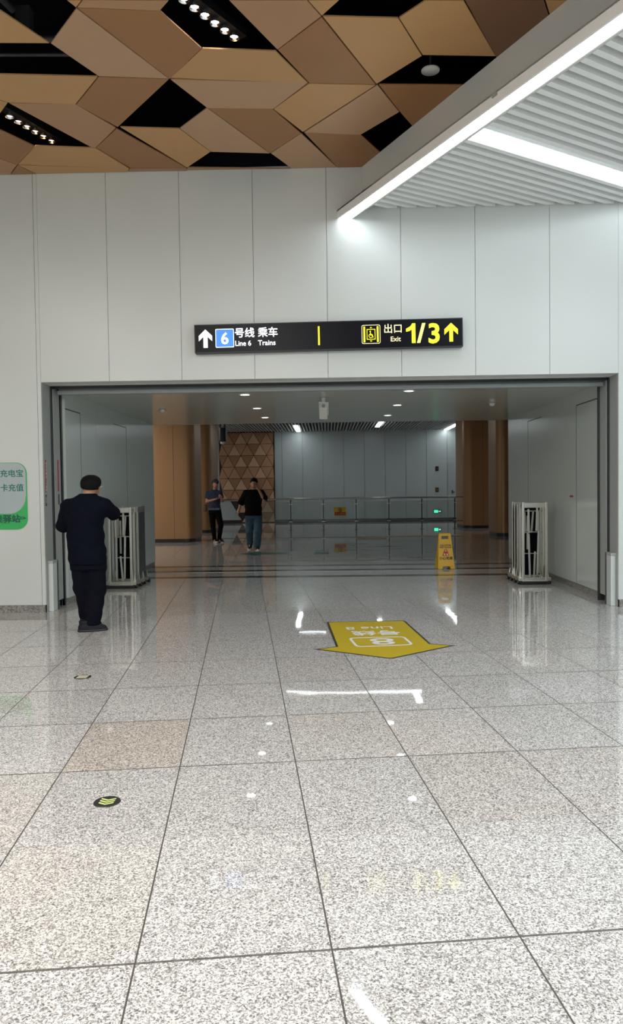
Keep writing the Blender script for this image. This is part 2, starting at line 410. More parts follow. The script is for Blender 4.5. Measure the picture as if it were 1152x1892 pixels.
# ---- hall ceiling: bronze polygons around dark openings
PAN = [('t1', [(-1.936, 5.685), (-1.813, 5.69), (-1.89, 5.781)]), ('m', [(-1.813, 5.69), (-1.151, 5.717), (-1.253, 5.84), (-1.89, 5.781)]), ('d', [(-1.89, 5.781), (-1.253, 5.84), (-1.008, 6.337), (-1.38, 6.79)]), ('l', [(-1.89, 5.781), (-1.38, 6.79), (-2.009, 6.718), (-2.256, 6.216)]), ('t2', [(-2.482, 5.776), (-2.256, 6.216), (-2.671, 6.198), (-3.4, 6.16), (-3.0, 5.72)]), ('t3', [(-2.87, 6.645), (-2.009, 6.718), (-2.375, 7.187), (-3.007, 7.128), (-3.2, 6.95)]), ('d2', [(-2.009, 6.718), (-1.38, 6.79), (-2.101, 7.659), (-2.375, 7.187)]), ('m2', [(-3.007, 7.128), (-2.375, 7.187), (-2.12, 7.669), (-2.464, 8.086), (-2.507, 8.071)]), ('t4', [(-3.2, 6.95), (-3.007, 7.128), (-3.178, 7.335), (-3.6, 7.3)]), ('d3', [(-3.317, 7.646), (-3.1, 8.016), (-3.482, 8.462), (-3.9, 7.9)]), ('t5', [(-3.1, 8.016), (-2.464, 8.086), (-2.233, 8.611), (-3.482, 8.462)]), ('m3', [(-3.9, 7.9), (-3.482, 8.462), (-3.672, 8.712), (-4.3, 8.712)]), ('d4', [(-3.482, 8.462), (-3.358, 8.712), (-3.672, 8.712)]), ('t6', [(-3.482, 8.462), (-2.233, 8.611), (-2.284, 8.712), (-3.358, 8.712)]), ('d5', [(-2.12, 7.669), (-1.572, 8.63), (-2.233, 8.611), (-2.464, 8.086)]), ('t7', [(-2.078, 7.637), (-1.475, 7.711), (-1.235, 8.249), (-1.572, 8.63)]), ('l2', [(-1.475, 7.711), (-1.124, 7.306), (-0.582, 8.308), (-1.235, 8.249)]), ('l3', [(-1.38, 6.79), (-0.121, 6.918), (-0.483, 7.366), (-1.124, 7.306)]), ('t8', [(-1.008, 6.337), (-0.389, 6.395), (-0.121, 6.918), (-1.38, 6.79)]), ('d6', [(-1.124, 7.306), (-0.483, 7.366), (-0.224, 7.864), (-0.582, 8.308)]), ('l4', [(-0.582, 8.308), (-0.224, 7.864), (0.17, 8.712), (-0.369, 8.712)]), ('m4', [(-0.707, 5.735), (-0.105, 5.759), (0.005, 5.958), (-0.376, 6.395)]), ('d7', [(0.005, 5.958), (0.503, 6.964), (-0.121, 6.918), (-0.376, 6.395)]), ('t9', [(-0.105, 5.759), (0.147, 5.77), (0.005, 5.958)]), ('t10', [(0.005, 5.958), (0.615, 6.003), (0.871, 6.528), (0.503, 6.964)]), ('t11', [(0.615, 6.003), (0.798, 5.796), (1.097, 5.809), (1.519, 6.572), (0.871, 6.528)]), ('k1', [(1.097, 5.809), (1.719, 5.834), (1.845, 6.088), (1.538, 6.62)]), ('t12', [(1.719, 5.834), (2.004, 5.846), (1.845, 6.088)]), ('t13', [(-0.121, 6.918), (0.503, 6.964), (-0.207, 7.853), (-0.483, 7.366)]), ('l5', [(0.514, 6.974), (0.768, 7.477), (0.402, 7.93), (-0.201, 7.854)]), ('d8', [(0.519, 6.974), (1.344, 7.011), (0.946, 7.804), (0.768, 7.477)]), ('d9', [(-0.201, 7.854), (0.402, 7.93), (0.644, 8.356), (0.461, 8.712), (0.17, 8.712)]), ('e1', [(-2.233, 8.611), (-1.572, 8.63), (-1.59, 8.712), (-2.284, 8.712)]), ('e2', [(-1.572, 8.63), (-0.367, 8.7), (-0.372, 8.712), (-1.59, 8.712)])]
# the same faceting carried on beyond the frame, on a plain lattice
for iy in range(-10, 9):
    for ix in range(-14, 6):
        x0 = -.05+.63*ix + (.3 if iy % 2 else 0); y0 = 5.05-.62*iy if iy >= 0 else None
        if y0 is None: continue
        if x0 + .52*(y0-8.7) > .05 + 0: pass
        if (y0 < 5.1): 
            if x0+.63 < 4.6-.504*(y0-.5)-.6: PAN.append((random.choice('lttmd'), [(x0, y0), (x0+.63, y0+.05), (x0+.75, y0+.6), (x0+.1, y0+.56)]))
for iy in range(5):
    for ix in range(8):
        x0 = -9+.63*ix+(.3 if iy % 2 else 0); y0 = 5.7+.6*iy
        if x0+.8 < -3.75-(.45 if iy > 2 else -.3): PAN.append((random.choice('lttmd'), [(x0, y0), (x0+.62, y0+.05), (x0+.73, y0+.59), (x0+.1, y0+.55)]))
cl = empty('ceiling', (0, 0, ZC)); struct(cl)
def inset(poly, d):
    n = len(poly); ar = sum(poly[i][0]*poly[(i+1) % n][1]-poly[(i+1) % n][0]*poly[i][1] for i in range(n))
    if ar < 0: poly = poly[::-1]
    out = []
    for i in range(n):
        p0, p1, p2 = Vector(poly[i-1]), Vector(poly[i]), Vector(poly[(i+1) % n])
        a = (p1-p0).normalized(); b_ = (p2-p1).normalized()
        na = Vector((-a.y, a.x)); nb = Vector((-b_.y, b_.x)); k = na+nb
        if k.length < .3: k = na
        k = k/max(.35, k.dot(na)); out.append(tuple(p1+k*d))
    return out
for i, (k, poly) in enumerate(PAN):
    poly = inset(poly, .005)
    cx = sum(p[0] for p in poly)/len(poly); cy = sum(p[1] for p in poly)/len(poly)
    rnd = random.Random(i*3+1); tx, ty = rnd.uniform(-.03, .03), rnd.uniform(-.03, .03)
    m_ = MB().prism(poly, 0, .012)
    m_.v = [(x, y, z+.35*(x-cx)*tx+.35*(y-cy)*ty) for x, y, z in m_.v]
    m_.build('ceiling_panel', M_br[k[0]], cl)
MB().box(-9, 9, -7, YW, 6.25-ZC, 6.3-ZC).box(-9, 9, YW-.02, YW-.001, .03, 6.3-ZC).build('plenum', M_dark, cl)
# ducts and pipes seen dimly in the openings
pp = MB().tube((-3.6, 6.5, 5.42), (-1.9, 6.62, 5.42), .03).tube((-3.7, 6.66, 5.36), (-1.9, 6.74, 5.36), .015)
pp.tube((-2.9, 5.0, 5.5), (-2.6, 6.3, 5.5), .03).tube((.1, 5.9, 5.5), (.9, 5.95, 5.5), .03).tube((.4, 5.8, 5.3), (.4, 5.8, 5.9), .012)
pp.tube((-1.5, 8.5, 5.45), (-.3, 8.58, 5.45), .025).tube((-2.8, 6.35, 5.3), (-2.8, 6.35, 5.9), .012).box(-2.62, -2.5, 6.4, 6.5, 5.35, 5.6)
pp.build('pipework', M_pipe, cl, xf=Matrix.Translation((0, 0, -ZC)))
# enclosure of the hall behind and beside the camera
struct(MB().box(-9.1, -9, -7, YW, 0, 6.3).build('wall_left', M_wall)); struct(MB().box(9, 9.1, -7, YW, 0, 6.3).build('wall_right', M_wall))
struct(MB().box(-9, 9, -7.1, -7, 0, 6.3).build('wall_back', M_wall))

# ---- diagonal fascia, its light strip and the baffle ceiling to its right
ub = Vector((.450, -.893, 0)); vb = Vector((.893, .450, 0))
def UV(u, v, z): return tuple(ub*u + vb*v + Vector((0, 0, z)))
def uvbox(m, u0, u1, v0, v1, z0, z1):
    return m.add([UV(u0,v0,z0),UV(u0,v1,z0),UV(u1,v1,z0),UV(u1,v0,z0),UV(u0,v0,z1),UV(u0,v1,z1),UV(u1,v1,z1),UV(u1,v0,z1)],
                 [(0,3,2,1),(4,5,6,7),(0,1,5,4),(1,2,6,5),(2,3,7,6),(3,0,4,7)])
def wallcut(m):   # ends flush with the wall face
    m.v = [(x, min(y, YW-.001), z) if y < YW+.6 else (x, YW-.001, z) for x, y, z in m.v]; return m
def ustart(v): return (YW-.002-vb.y*v)/ub.y      # u at which the line v meets the wall
def slab(v0, v1, z0, z1, u1=6.0):
    a0, a1 = ustart(v0), ustart(v1)
    vs = [UV(a0,v0,z0),UV(a1,v1,z0),UV(u1,v1,z0),UV(u1,v0,z0),UV(a0,v0,z1),UV(a1,v1,z1),UV(u1,v1,z1),UV(u1,v0,z1)]
    return MB().add(vs, [(0,3,2,1),(4,5,6,7),(0,1,5,4),(1,2,6,5),(2,3,7,6),(3,0,4,7)])
fa = struct(slab(4.32, 4.36, 4.66, ZC-.001).build('trim_8', M_fascia))
lip = slab(4.06, 4.318, 4.655, 4.672); l2 = slab(4.06, 4.078, 4.572, 4.672); l3 = slab(4.208, 4.224, 4.572, 4.66)
lip.add(l2.v, l2.f); lip.add(l3.v, l3.f)
bt = empty('linear_light', UV(-4, 4.17, 4.6), 'long bright light strip along the lower edge of the diagonal white fascia', 'light')
o = lip.build('housing', M_lip, bt, xf=Matrix.Translation(-Vector(UV(-4, 4.17, 4.6))))
o = slab(4.079, 4.207, 4.575, 4.615).build('diffuser', M_beamlight, bt, xf=Matrix.Translation(-Vector(UV(-4, 4.17, 4.6))))
cb = MB(); cb.add(*[ (uvbox(MB(), -4.93, -4.87, 4.048, 4.06, 4.63, 4.665)).v, uvbox(MB(), 0, 1, 0, 1, 0, 1).f]); cb.build('junction_clip', M_greyplastic, bt, xf=Matrix.Translation(-Vector(UV(-4, 4.17, 4.6))))

ds = Vector((.851, .525, 0)); ns = Vector((.525, -.851, 0))
def slatrun(start, wd, z0, z1, maxx=8.7):
    a = Vector(start); t = min((YW-.012-a.y)/ds.y, (maxx-a.x)/ds.x)
    if t < .08: return None
    b_ = a+ds*t; h = ns*(wd/2)
    # skew the two ends to follow the fascia and the wall
    ka = -h.dot(vb)/ds.dot(vb); A1, A2 = a+h+ds*ka, a-h-ds*ka
    kb = -h.y/ds.y; B1, B2 = b_+h+ds*kb, b_-h-ds*kb
    vs = [(p.x, p.y, z) for z in (z0, z1) for p in (A1, A2, B2, B1)]
    return vs, [(0,1,2,3),(7,6,5,4),(0,4,5,1),(1,5,6,2),(2,6,7,3),(3,7,4,0)]
bf = MB(); pitch = .120; k = 0
S2 = -5.555    # u of the strip light where it leaves the fascia
u_ = ustart(4.36)+.05
slots = []
while u_ < 5.8:
    near = min(abs(u_-(S2+3.35*j)) for j in range(0, 4))
    if near > .105:
        r_ = slatrun(UV(u_, 4.365, 0), .057, 4.68, 4.78)
        if r_: bf.add(*r_)
    u_ += pitch
bo = struct(bf.build('ceiling', M_baffle))
bb = MB(); P0 = UV(ustart(4.36), 4.36, 0); P1 = UV(6.0, 4.36, 0)
bb.prism([(P0[0], YW-.002), (9, YW-.002), (9, P1[1]), (P1[0], P1[1])], 4.80, 4.84)
bb.build('baffle_backing', M_baffle_back, bo)
for j in range(4):
    st = Vector(UV(S2+3.35*j, 4.37, 0))
    L_ = empty('linear_light', (st.x, st.y, 4.68), ('bright linear light running through the white slats from the diagonal strip' if j == 0 else 'linear light in the white slatted ceiling above and behind the viewer'), 'light', None if j == 0 else 'linear lights behind the viewer')
    r_ = slatrun(st, .14, 4.675, 4.70)
    if r_:
        X_ = Matrix.Translation(-Vector((st.x, st.y, 4.68)))
        MB().add(*r_).build('diffuser', M_strip, L_, xf=X_)
        r_ = slatrun(st, .16, 4.70, 4.79); MB().add(*r_).build('housing', M_lip, L_, xf=X_)

# ================================================================== ceiling fittings
def spot_row(pts, label, lamp_m=None, name='spotlight_row'):
    p0 = Vector((*pts[0], 5.35)); d = (Vector((*pts[-1], 5.35))-p0).normalized()
    r = empty(name, p0, label, 'light')
    m_ = MB().bar(-d*.1+Vector((0, 0, .07)), d*((Vector((*pts[-1], 5.35))-p0).length+.1)+Vector((0, 0, .07)), .12, .06); m_.build('housing', M_black, r)
    n = 6
    for i in range(n):
        c = d*((Vector((*pts[-1], 5.35))-p0).length*i/(n-1))
        a = MB().lathe([(.020, .035), (.040, .0), (.044, -.004), (.044, 0), (.022, .04)], c).build('reflector', M_chrome, r, True)
        MB().lathe([(0, .012), (.027, .012), (.027, .03), (0, .03)], c).build('lamp', lamp_m or M_spot, a, True)
        d_ = bpy.data.lights.new('spot_lamp', 'SPOT'); d_.energy = 6; d_.spot_size = 1.2; d_.spot_blend = .5; d_.shadow_soft_size = .03
        lo = bpy.data.objects.new('spot_lamp', d_); COL.objects.link(lo); lo.location = p0+c+Vector((0, 0, -.02)); 
    return r
spot_row([(-1.096, 6.009), (-.757, 6.519)], 'row of six bright round spotlights in the dark opening at top centre')
spot_row([(-3.262, 7.763), (-3.031, 8.313)], 'row of six round spotlights in the dark slot at the far left of the ceiling', mat('spot_lens_dim', (1, .95, .95), .3, emit=1.1, ecol=(1, .9, .9)))
dt = empty('ceiling_speaker', (1.011, 7.023, 5.30), 'round white ceiling disc inside the black opening beside the diagonal fascia', 'ceiling fitting')
MB().lathe([(0, 0), (.075, 0), (.085, .004), (.085, .014), (0, .014)]).build('cover', M_whiteplastic, dt, True)
MB().tube((0, 0, .03), (0, 0, .9), .01).build('hanger', M_pipe, dt)

DLn = [(-1.075, 9.85, 'left row of passage downlights, the one nearest the shutter'), (-1.07, 11.49, 'left row of passage downlights, the middle one'), (-1.068, 12.95, 'left row of passage downlights, the farthest one'),
       (1.087, 9.73, 'right row of passage downlights, the one nearest the shutter'), (1.09, 11.34, 'right row of passage downlights, the middle one'), (1.07, 12.89, 'right row of passage downlights, the farthest one')]
rng_me = MB().lathe([(.058, -.002), (.066, -.008), (.078, -.006), (.08, .0), (.058, .0)])
proto = None
for x, y, lab in DLn:
    if proto is None:
        r = proto = empty('downlight', (x, y, PZ), None, None)
        rg = rng_me.build('trim_ring', M_whiteplastic, r, True); df = MB().lathe([(0, -.003), (.058, -.003), (.058, .0), (0, 0)]).build('diffuser', M_dl, r)
    else:
        r = proto.copy(); COL.objects.link(r); r.location = (x, y, PZ)
        for c in (rg, df):
            k_ = c.copy(); COL.objects.link(k_); k_.parent = r
    tag(r, 'small round white downlight, '+lab, 'light', 'downlights in the passage ceiling')
    d_ = bpy.data.lights.new('downlight_lamp', 'SPOT'); d_.energy = PASS_P*5; d_.spot_size = 2.2; d_.spot_blend = .8; d_.shadow_soft_size = .05; d_.color = (.93, 1, .96)
    lo = bpy.data.objects.new('downlight_lamp', d_); COL.objects.link(lo); lo.location = (x, y, PZ-.02)
for x, y, lab in ((-2.536, 11.43, 'left'), (2.507, 11.24, 'right')):
    r = empty('smoke_detector', (x, y, PZ), 'small round white smoke detector on the %s half of the passage ceiling' % lab, 'smoke detector', 'smoke detectors on the passage ceiling')
    MB().lathe([(0, -.012), (.05, -.012), (.052, 0), (0, 0)]).build('base', M_greyplastic, r, True)
    MB().lathe([(0, -.05), (.025, -.05), (.038, -.035), (.042, -.012), (0, -.012)]).build('sensor_head', M_whiteplastic, r, True)

# far hall strip lights
def farlight(x0, x1, y0, y1, label, z=ZF-.035):
    cx, cy = (x0+x1)/2, (y0+y1)/2
    r = empty('linear_light', (cx, cy, z), label, 'light')
    MB().box(x0-cx, x1-cx, y0-cy, y1-cy, 0, .02).build('diffuser', M_line if cy > 29 else M_line2, r)
    MB().box(x0-cx-.012, x1-cx+.012, y0-cy-.012, y1-cy+.012, .02, .034).build('housing', M_whiteplastic, r)
farlight(-1.30, -1.13, 29.4, 32.4, 'leftmost of the short linear lights in the slatted ceiling beyond the passage')
farlight(2.02, 2.19, 27.8, 30.6, 'middle short linear light in the slatted ceiling beyond the passage')
farlight(5.17, 5.34, 29.9, 32.6, 'rightmost linear light in the slatted ceiling, next to the bronze column')
farlight(-1.15, 2.45, 19.5, 19.58, 'crosswise linear light over the far hall, seen reflected in the floor')
farlight(2.2, 2.36, 18.6, 19.46, 'short linear light branching off the crosswise one in the far hall')
farlight(-1.1, -.1, 27.7, 27.8, 'short crosswise linear light near the far wall, seen reflected in the floor')
area('far_hall_fill', (-7.5, 17, 3.9), 2, 2, FAR_P*1.4, col=(1, .93, .85)); area('far_hall_fill', (-7.5, 23.4, 3.9), 2, 1.5, FAR_P*.5, col=(1, .93, .85)); area('far_hall_fill', (10, 26, 3.9), 2, 2, FAR_P*.8, col=(.95, .98, 1)); area('far_hall_fill', (-10, 28, 3.9), 2, 2, FAR_P*.8, col=(.95, .98, 1))  # unseen area lights added to brighten the far hall and its columns

# ================================================================== hanging sign
SG = empty('direction_sign', (.0355, 8.62, 3.206), 'long black illuminated direction sign with white and yellow writing above the opening', 'sign', rot=(0, -.0092, 0))
MB().box(-1.556, 1.556, -.0, .09, -.165, .165).build('sign_box', M_edge, SG, bevel=.004)
MB().box(-1.545, 1.545, -.004, .0, -.154, .154).build('sign_face', M_signblack, SG)
for xb_ in (-.97, .97): MB().box(xb_-.03, xb_+.03, .09, .097, -.05, .05).build('bracket', M_steel_dark, SG)
yf = -.0055
def arrow2d(cx, cz, hgt, wid, st):
    m_ = MB(); t = cz+hgt/2; b_ = cz-hgt/2; h2 = wid/2
    # barbed arrow: shaft and two swept barbs
    m_.prism([(cx-st/2, b_), (cx+st/2, b_), (cx+st/2, t-.06), (cx-st/2, t-.06)], 0, .0015)
    m_.prism([(cx, t), (cx-h2, t-h2*.95), (cx-h2, t-h2*.95-.062), (cx, t-.062)], 0, .0016)
    m_.prism([(cx, t), (cx, t-.062), (cx+h2, t-h2*.95-.062), (cx+h2, t-h2*.95)], 0, .0016)
    return XZ(m_)
def at(px, pz=0): return (px-607.5)/158.2
arrow2d(at(382), .0, .212, .155, .05).build('arrow_symbol', M_white_e, SG).location = (0, yf, 0)
XZ(MB().prism(rrect(at(400.5), at(434.5), -.108, .108, .012), 0, .001)).build('line_badge', M_white_e, SG).location = (0, yf, 0)
XZ(MB().prism(rrect(at(401.5), at(433.5), -.1, .1, .010), 0, .0015)).build('badge_field', M_blue_e, SG).location = (0, yf-.0006, 0)
text('line_number', '6', .185, M_white_e, SG, (at(417.5), yf-.003, -.066), bold=.004, align='CENTER')
text('lettering', '号线', .118, M_white_e, SG, (at(435.5), yf-.001, .013), fb=.0022)
text('lettering', '乘车', .118, M_white_e, SG, (at(478.5), yf-.001, .013), fb=.0022)
text('lettering', 'Line 6', .083, M_white_e, SG, (at(436), yf-.001, -.092), bold=.0012, sx=.93)
text('lettering', 'Trains', .083, M_white_e, SG, (at(478.5), yf-.001, -.092), bold=.0012, sx=.98)
XZ(MB().box(at(589), at(592), -.108, .108, 0, .001)).build('divider_line', M_yellow_e, SG).location = (0, yf, 0)
# lift and wheelchair pictogram
x0, x1 = at(669), at(703); lg = XZ(ring(rrect(x0, x1, -.108, .108, .02), rrect(x0+.006, x1-.006, -.102, .102, .016), 0, .0012))
lg.build('lift_symbol_frame', M_cream_e, SG).location = (0, yf, 0)
cx = (x0+x1)/2
for xa_ in (x0+.020, x1-.040): XZ(MB().box(xa_, xa_+.020, -.09, .09, 0, .001)).build('lift_symbol_door', M_yellow_e, SG).location = (0, yf, 0)
pic = ring(rrect(cx-.05, cx+.05, -.06, .06, .003), rrect(cx-.043, cx+.043, -.053, .053, .002), 0, .0012)
pic.prism([(cx-.014, .072), (cx+.014, .072), (cx, .086)], 0, .001).prism([(cx-.014, -.072), (cx, -.086), (cx+.014, -.072)], 0, .001)
def discp(m_, x, y, r, n=14): m_.prism([(x+r*math.cos(2*PI*i/n), y+r*math.sin(2*PI*i/n)) for i in range(n)], 0, .0012)
discp(pic, cx-.008, .032, .008)
rg_ = lambda r: [(cx-.004+r*math.cos(2*PI*i/18), -.018+r*math.sin(2*PI*i/18)) for i in range(18)]
k_ = ring(rg_(.024), rg_(.018), 0, .0012); pic.add(k_.v, k_.f)
pic.prism([(cx-.012, .02), (cx-.004, .02), (cx-.002, -.012), (cx-.01, -.012)], 0, .0012).prism([(cx-.008, -.004), (cx+.016, -.004), (cx+.028, -.036), (cx+.02, -.038), (cx+.010, -.012), (cx-.008, -.012)], 0, .0012)
XZ(pic).build('wheelchair_symbol', M_yellow_e, SG).location = (0, yf, 0)
text('lettering', '出口', .112, M_cream_e, SG, (at(708.5), yf-.001, .018), bold=.001)
text('lettering', 'Exit', .078, M_cream_e, SG, (at(721), yf-.001, -.087), bold=.0006)
XZ(MB().prism([(at(760.2), -.113), (at(767), -.113), (at(767), .113), (at(761.5), .113), (at(758), .08), (at(750), .052), (at(750), .018), (at(756), .026), (at(760.2), .042)], 0, .001)).build('exit_number', M_yellow_e, SG).location = (0, yf, 0)
XZ(MB().prism([(at(769.5), -.113), (at(775.5), -.113), (at(785.5), .113), (at(779.5), .113)], 0, .001)).build('exit_number_stroke', mat('sign_pale_yellow', (.9, .85, .2), .5, emit=.8, ecol=(.95, .85, .25)), SG).location = (0, yf, 0)
text('exit_number', '3', .31, M_yellow_e, SG, (at(789), yf-.001, -.113), bold=.008)
arrow2d(at(832), .0, .215, .155, .042).build('arrow_symbol', M_yellow_e, SG).location = (0, yf, 0)

# ================================================================== wall poster at the left
PO = empty('wall_poster', (-4.2, YW-.002, 1.394), 'rounded grey and green poster with green Chinese writing on the white wall at left edge', 'poster')
XZ(MB().prism(rrect(-.95, .636, -.397, .397, .13, 8), 0, .006)).build('green_board', M_posterg, PO)
pts = rrect(-.95, .62, -.2, .395, .12, 8)
pg = [(-.95, -.21), (.42, -.21)] + [(.42+.2*math.sin(t), -.01-.2*math.cos(t)+0) for t in [i*PI/2/8 for i in range(1, 9)]]
pg += [(.625, .0), (.625, .27)] + [(.505+.12*math.cos(t), .272+.12*math.sin(t)) for t in [i*PI/2/6 for i in range(1, 7)]] + [(-.95, .392)]
XZ(MB().prism(pg, .006, .008)).build('grey_field', M_postergrey, PO)
text('lettering', '充电宝', .094, M_postertext, PO, (.318, -.009, .235), fb=.0012)
text('lettering', '卡充值', .094, M_postertext, PO, (.318, -.009, .065), fb=.0012)
text('lettering', '佳驿站', .10, M_posterdark, PO, (.235, -.009, -.305), fb=.003, sx=1.05)
text('lettering', '• • • • •', .03, M_posterdark, PO, (.33, -.009, -.335))
XZ(ring([(.575+.03*math.cos(t), -.262+.018*math.sin(t)) for t in [i*PI/8 for i in range(16)]], [(.575+.022*math.cos(t), -.262+.012*math.sin(t)) for t in [i*PI/8 for i in range(16)]], .008, .009).prism([(.56, -.266), (.62, -.266), (.62, -.26), (.56, -.26)], .008, .009)).build('emblem', M_posterdark, PO)

# stickers, switches and guide covers on the reveal
def vsticker(X, s, y0, y1, z0, z1, label, name, m_, cat):
    r = empty(name, (X, (y0+y1)/2, z0), label, cat)
    MB().box(*sorted((0, s*.003)), -(y1-y0)/2, (y1-y0)/2, 0, z1-z0).build('strip', m_, r)
    return r
t = vsticker(XL, 1, 8.785, 8.815, 1.432, 1.82, 'narrow vertical red warning sticker on the outer left jamb of the opening', 'warning_sticker', M_red, 'sticker')
text('lettering', '请勿在卷帘门下停留', .036, M_whiteplastic, t, (.0035, -.004, .372), (PI/2, PI/2, PI/2), sx=1.12, depth=.0005)
t = vsticker(XL+.02, 1, 9.14, 9.17, 1.443, 1.834, 'narrow vertical red warning sticker on the inner left jamb beside the man', 'warning_sticker', M_red, 'sticker')
t = vsticker(XL, 1, 8.775, 8.815, 1.27, 1.406, 'small dark key switch below the outer red sticker on the left jamb', 'key_switch', M_steel_dark, 'switch')
MB().box(.003, .008, -.01, .01, .03, .11).build('key_slot', M_greyplastic, t)
t = vsticker(XL+.02, 1, 9.14, 9.18, 1.28, 1.41, 'small dark key switch on the inner left jamb', 'key_switch', M_steel_dark, 'switch')
t = empty('door_handle', (PXR, 10.43, 1.285), 'small red handle strip on the right passage wall', 'handle')
MB().box(-.012, -.0, -.06, .06, -.012, .012).build('grip', M_red, t, bevel=.003)
for X, s, zt, side in ((XL, 1, .61, 'left'), (XR, -1, .63, 'right')):
    r = empty('guide_cover', (X, 8.9, 0), 'upright white metal box covering the foot of the %s shutter guide' % side, 'guide cover', 'guide foot covers at the opening')
    x0, x1 = sorted((0, s*.06))
    MB().box(x0, x1, -.10, .06, 0.0, zt-.03).build('box', M_wall, r, bevel=.006)
    MB().box(x0-.002, x1+.004, -.105, .065, zt-.03, zt).build('cap', M_track, r)
    MB().box(*( (x1, x1+.008) if s > 0 else (x0-.006, x0)), .035, .06, 0, zt).build('edge_strip', M_steel_dark, r)

# ================================================================== passage camera, far hanging camera
CM = empty('security_camera', (-.035, 10.25, PZ), 'grey box security camera hanging from the middle of the passage ceiling', 'camera')
MB().lathe([(0, -.012), (.045, -.012), (.048, 0), (0, 0)]).build('ceiling_mount', M_greyplastic, CM, True)
MB().tube((0, 0, 0), (0, 0, -.095), .028, .026).build('stem', M_whiteplastic, CM, True)
xf = Matrix.Translation((0, .0, -.165)) @ Matrix.Rotation(-.42, 4, 'X') @ Matrix.Rotation(.06, 4, 'Y') @ Matrix.Scale(.82, 4)
MB().tube((-.06, 0, -.1), (.06, 0, -.1), .026).build('yoke', M_whiteplastic, CM, True)
MB().box(-.072, .072, -.10, .26, -.055, .055).build('housing', M_whiteplastic, CM, bevel=.012, xf=xf)
MB().box(-.082, .082, -.12, .29, .055, .068).build('sun_shield', M_whiteplastic, CM, bevel=.004, xf=xf)
MB().tube((0, -.10, 0), (0, -.115, 0), .03).build('cable_gland', M_greyplastic, CM, True, xf=xf)
HC = empty('hanging_camera', (-2.39, 17, ZF), 'black cylindrical camera hanging on a rod in front of the second bronze column', 'camera')
for xr_ in (-.05, .05): MB().tube((xr_, 0, 0), (xr_, 0, -1.15), .018).build('rod', M_black, HC)
MB().lathe([(0, -1.12), (.08, -1.13), (.085, -1.18), (.085, -1.43), (.06, -1.45), (0, -1.45)]).build('body', M_black, HC, True)
MB().tube((.085, 0, -1.2), (.085, 0, -1.42), .03).build('side_panel', M_greyplastic, HC, True)
MB().lathe([(0, -1.45), (.055, -1.45), (.05, -1.49), (.02, -1.505), (0, -1.505)]).build('lens_dome', M_whiteplastic, HC, True)

# ================================================================== columns with rounded corners
def column(x0, x1, y0, y1, r, ztop, label):
    cx, cy = (x0+x1)/2, (y0+y1)/2
    c = empty('column', (cx, cy, 0), label, 'column', 'bronze clad columns of the far hall')
    p = rrect(x0-cx, x1-cx, y0-cy, y1-cy, r, 10)
    MB().prism(p, .10, ztop).build('cladding', M_col, c, True)
    p = rrect(x0-cx+.02, x1-cx-.02, y0-cy+.02, y1-cy-.02, r, 10)
    MB().prism(p, 0, .10).build('plinth', M_coldark, c, True)
    # vertical cladding joints on the camera side
    j = MB()
    for i in (1/3, 2/3):
        xx = x0-cx+(x1-x0)*i; j.box(xx-.004, xx+.004, y0-cy-.001, y0-cy+.004, .1, ztop)
    j.build('joint', M_coldark, c)
column(-5.4, -3.70, 20.5, 22.0, .28, ZF, 'nearest bronze clad column left of the passage, in front of the other left one')
column(-5.6, -3.93, 25.0, 26.9, .28, ZF, 'bronze clad column behind the man with the phone')
column(4.80, 6.8, 26.0, 27.9, .30, ZF, 'bronze clad column at the right end of the glass railing')
column(4.93, 6.6, 21.5, 22.9, .25, ZF, 'bronze clad column partly hidden by the right passage wall')

# ================================================================== triangle tiled wall section
TW = empty('triangle_tile_panel', (-3.45, YB-.06, 0), 'bronze wall section faced with triangular tiles behind the two men', 'wall panel')
MB().box(-1.3, 1.12, 0.03, .05, .02, ZF+.02).build('backing', mat('tile_backing_dark', (.035, .02, .012), .6), TW)
hh = .505; ww = .57; tri = {k: MB() for k in M_tri}
rr = random.Random(3)
for r_i in range(8):
    z1 = ZF-.02-hh*r_i-(0 if r_i else 0)+.0
    z0 = z1-hh
    for c_i in range(-5, 6):
        off = (r_i % 2)*ww/2
        for up in (0, 1):
            bx = c_i*ww+off-.05
            P = [(bx, z0), (bx+ww, z0), (bx+ww/2, z1)] if up else [(bx+ww/2, z1), (bx+ww, z0), (bx+1.5*ww, z1)]
            P = inset(P, .010)
            cxp = sum(p[0] for p in P)/3
            if cxp < -1.25 or cxp > 1.1: continue
            P = [(min(max(x_, -1.3), 1.12), max(z_, .03)) for x_, z_ in P]
            if r_i >= 6 and cxp < -.28 - (7-r_i)*.3 + (0 if r_i == 7 else .1): continue
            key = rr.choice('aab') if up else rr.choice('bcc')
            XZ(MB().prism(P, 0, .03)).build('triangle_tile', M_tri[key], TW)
XZ(MB().prism([(-1.3, .12), (-.35, .12), (-.95, 1.18), (-1.3, 1.18)], -.028, 0.0)).build('grey_inset', M_farwall, TW)
MB().box(1.12, 1.16, -.02, .05, 0, ZF+.02).build('edge_trim', M_coldark, TW)

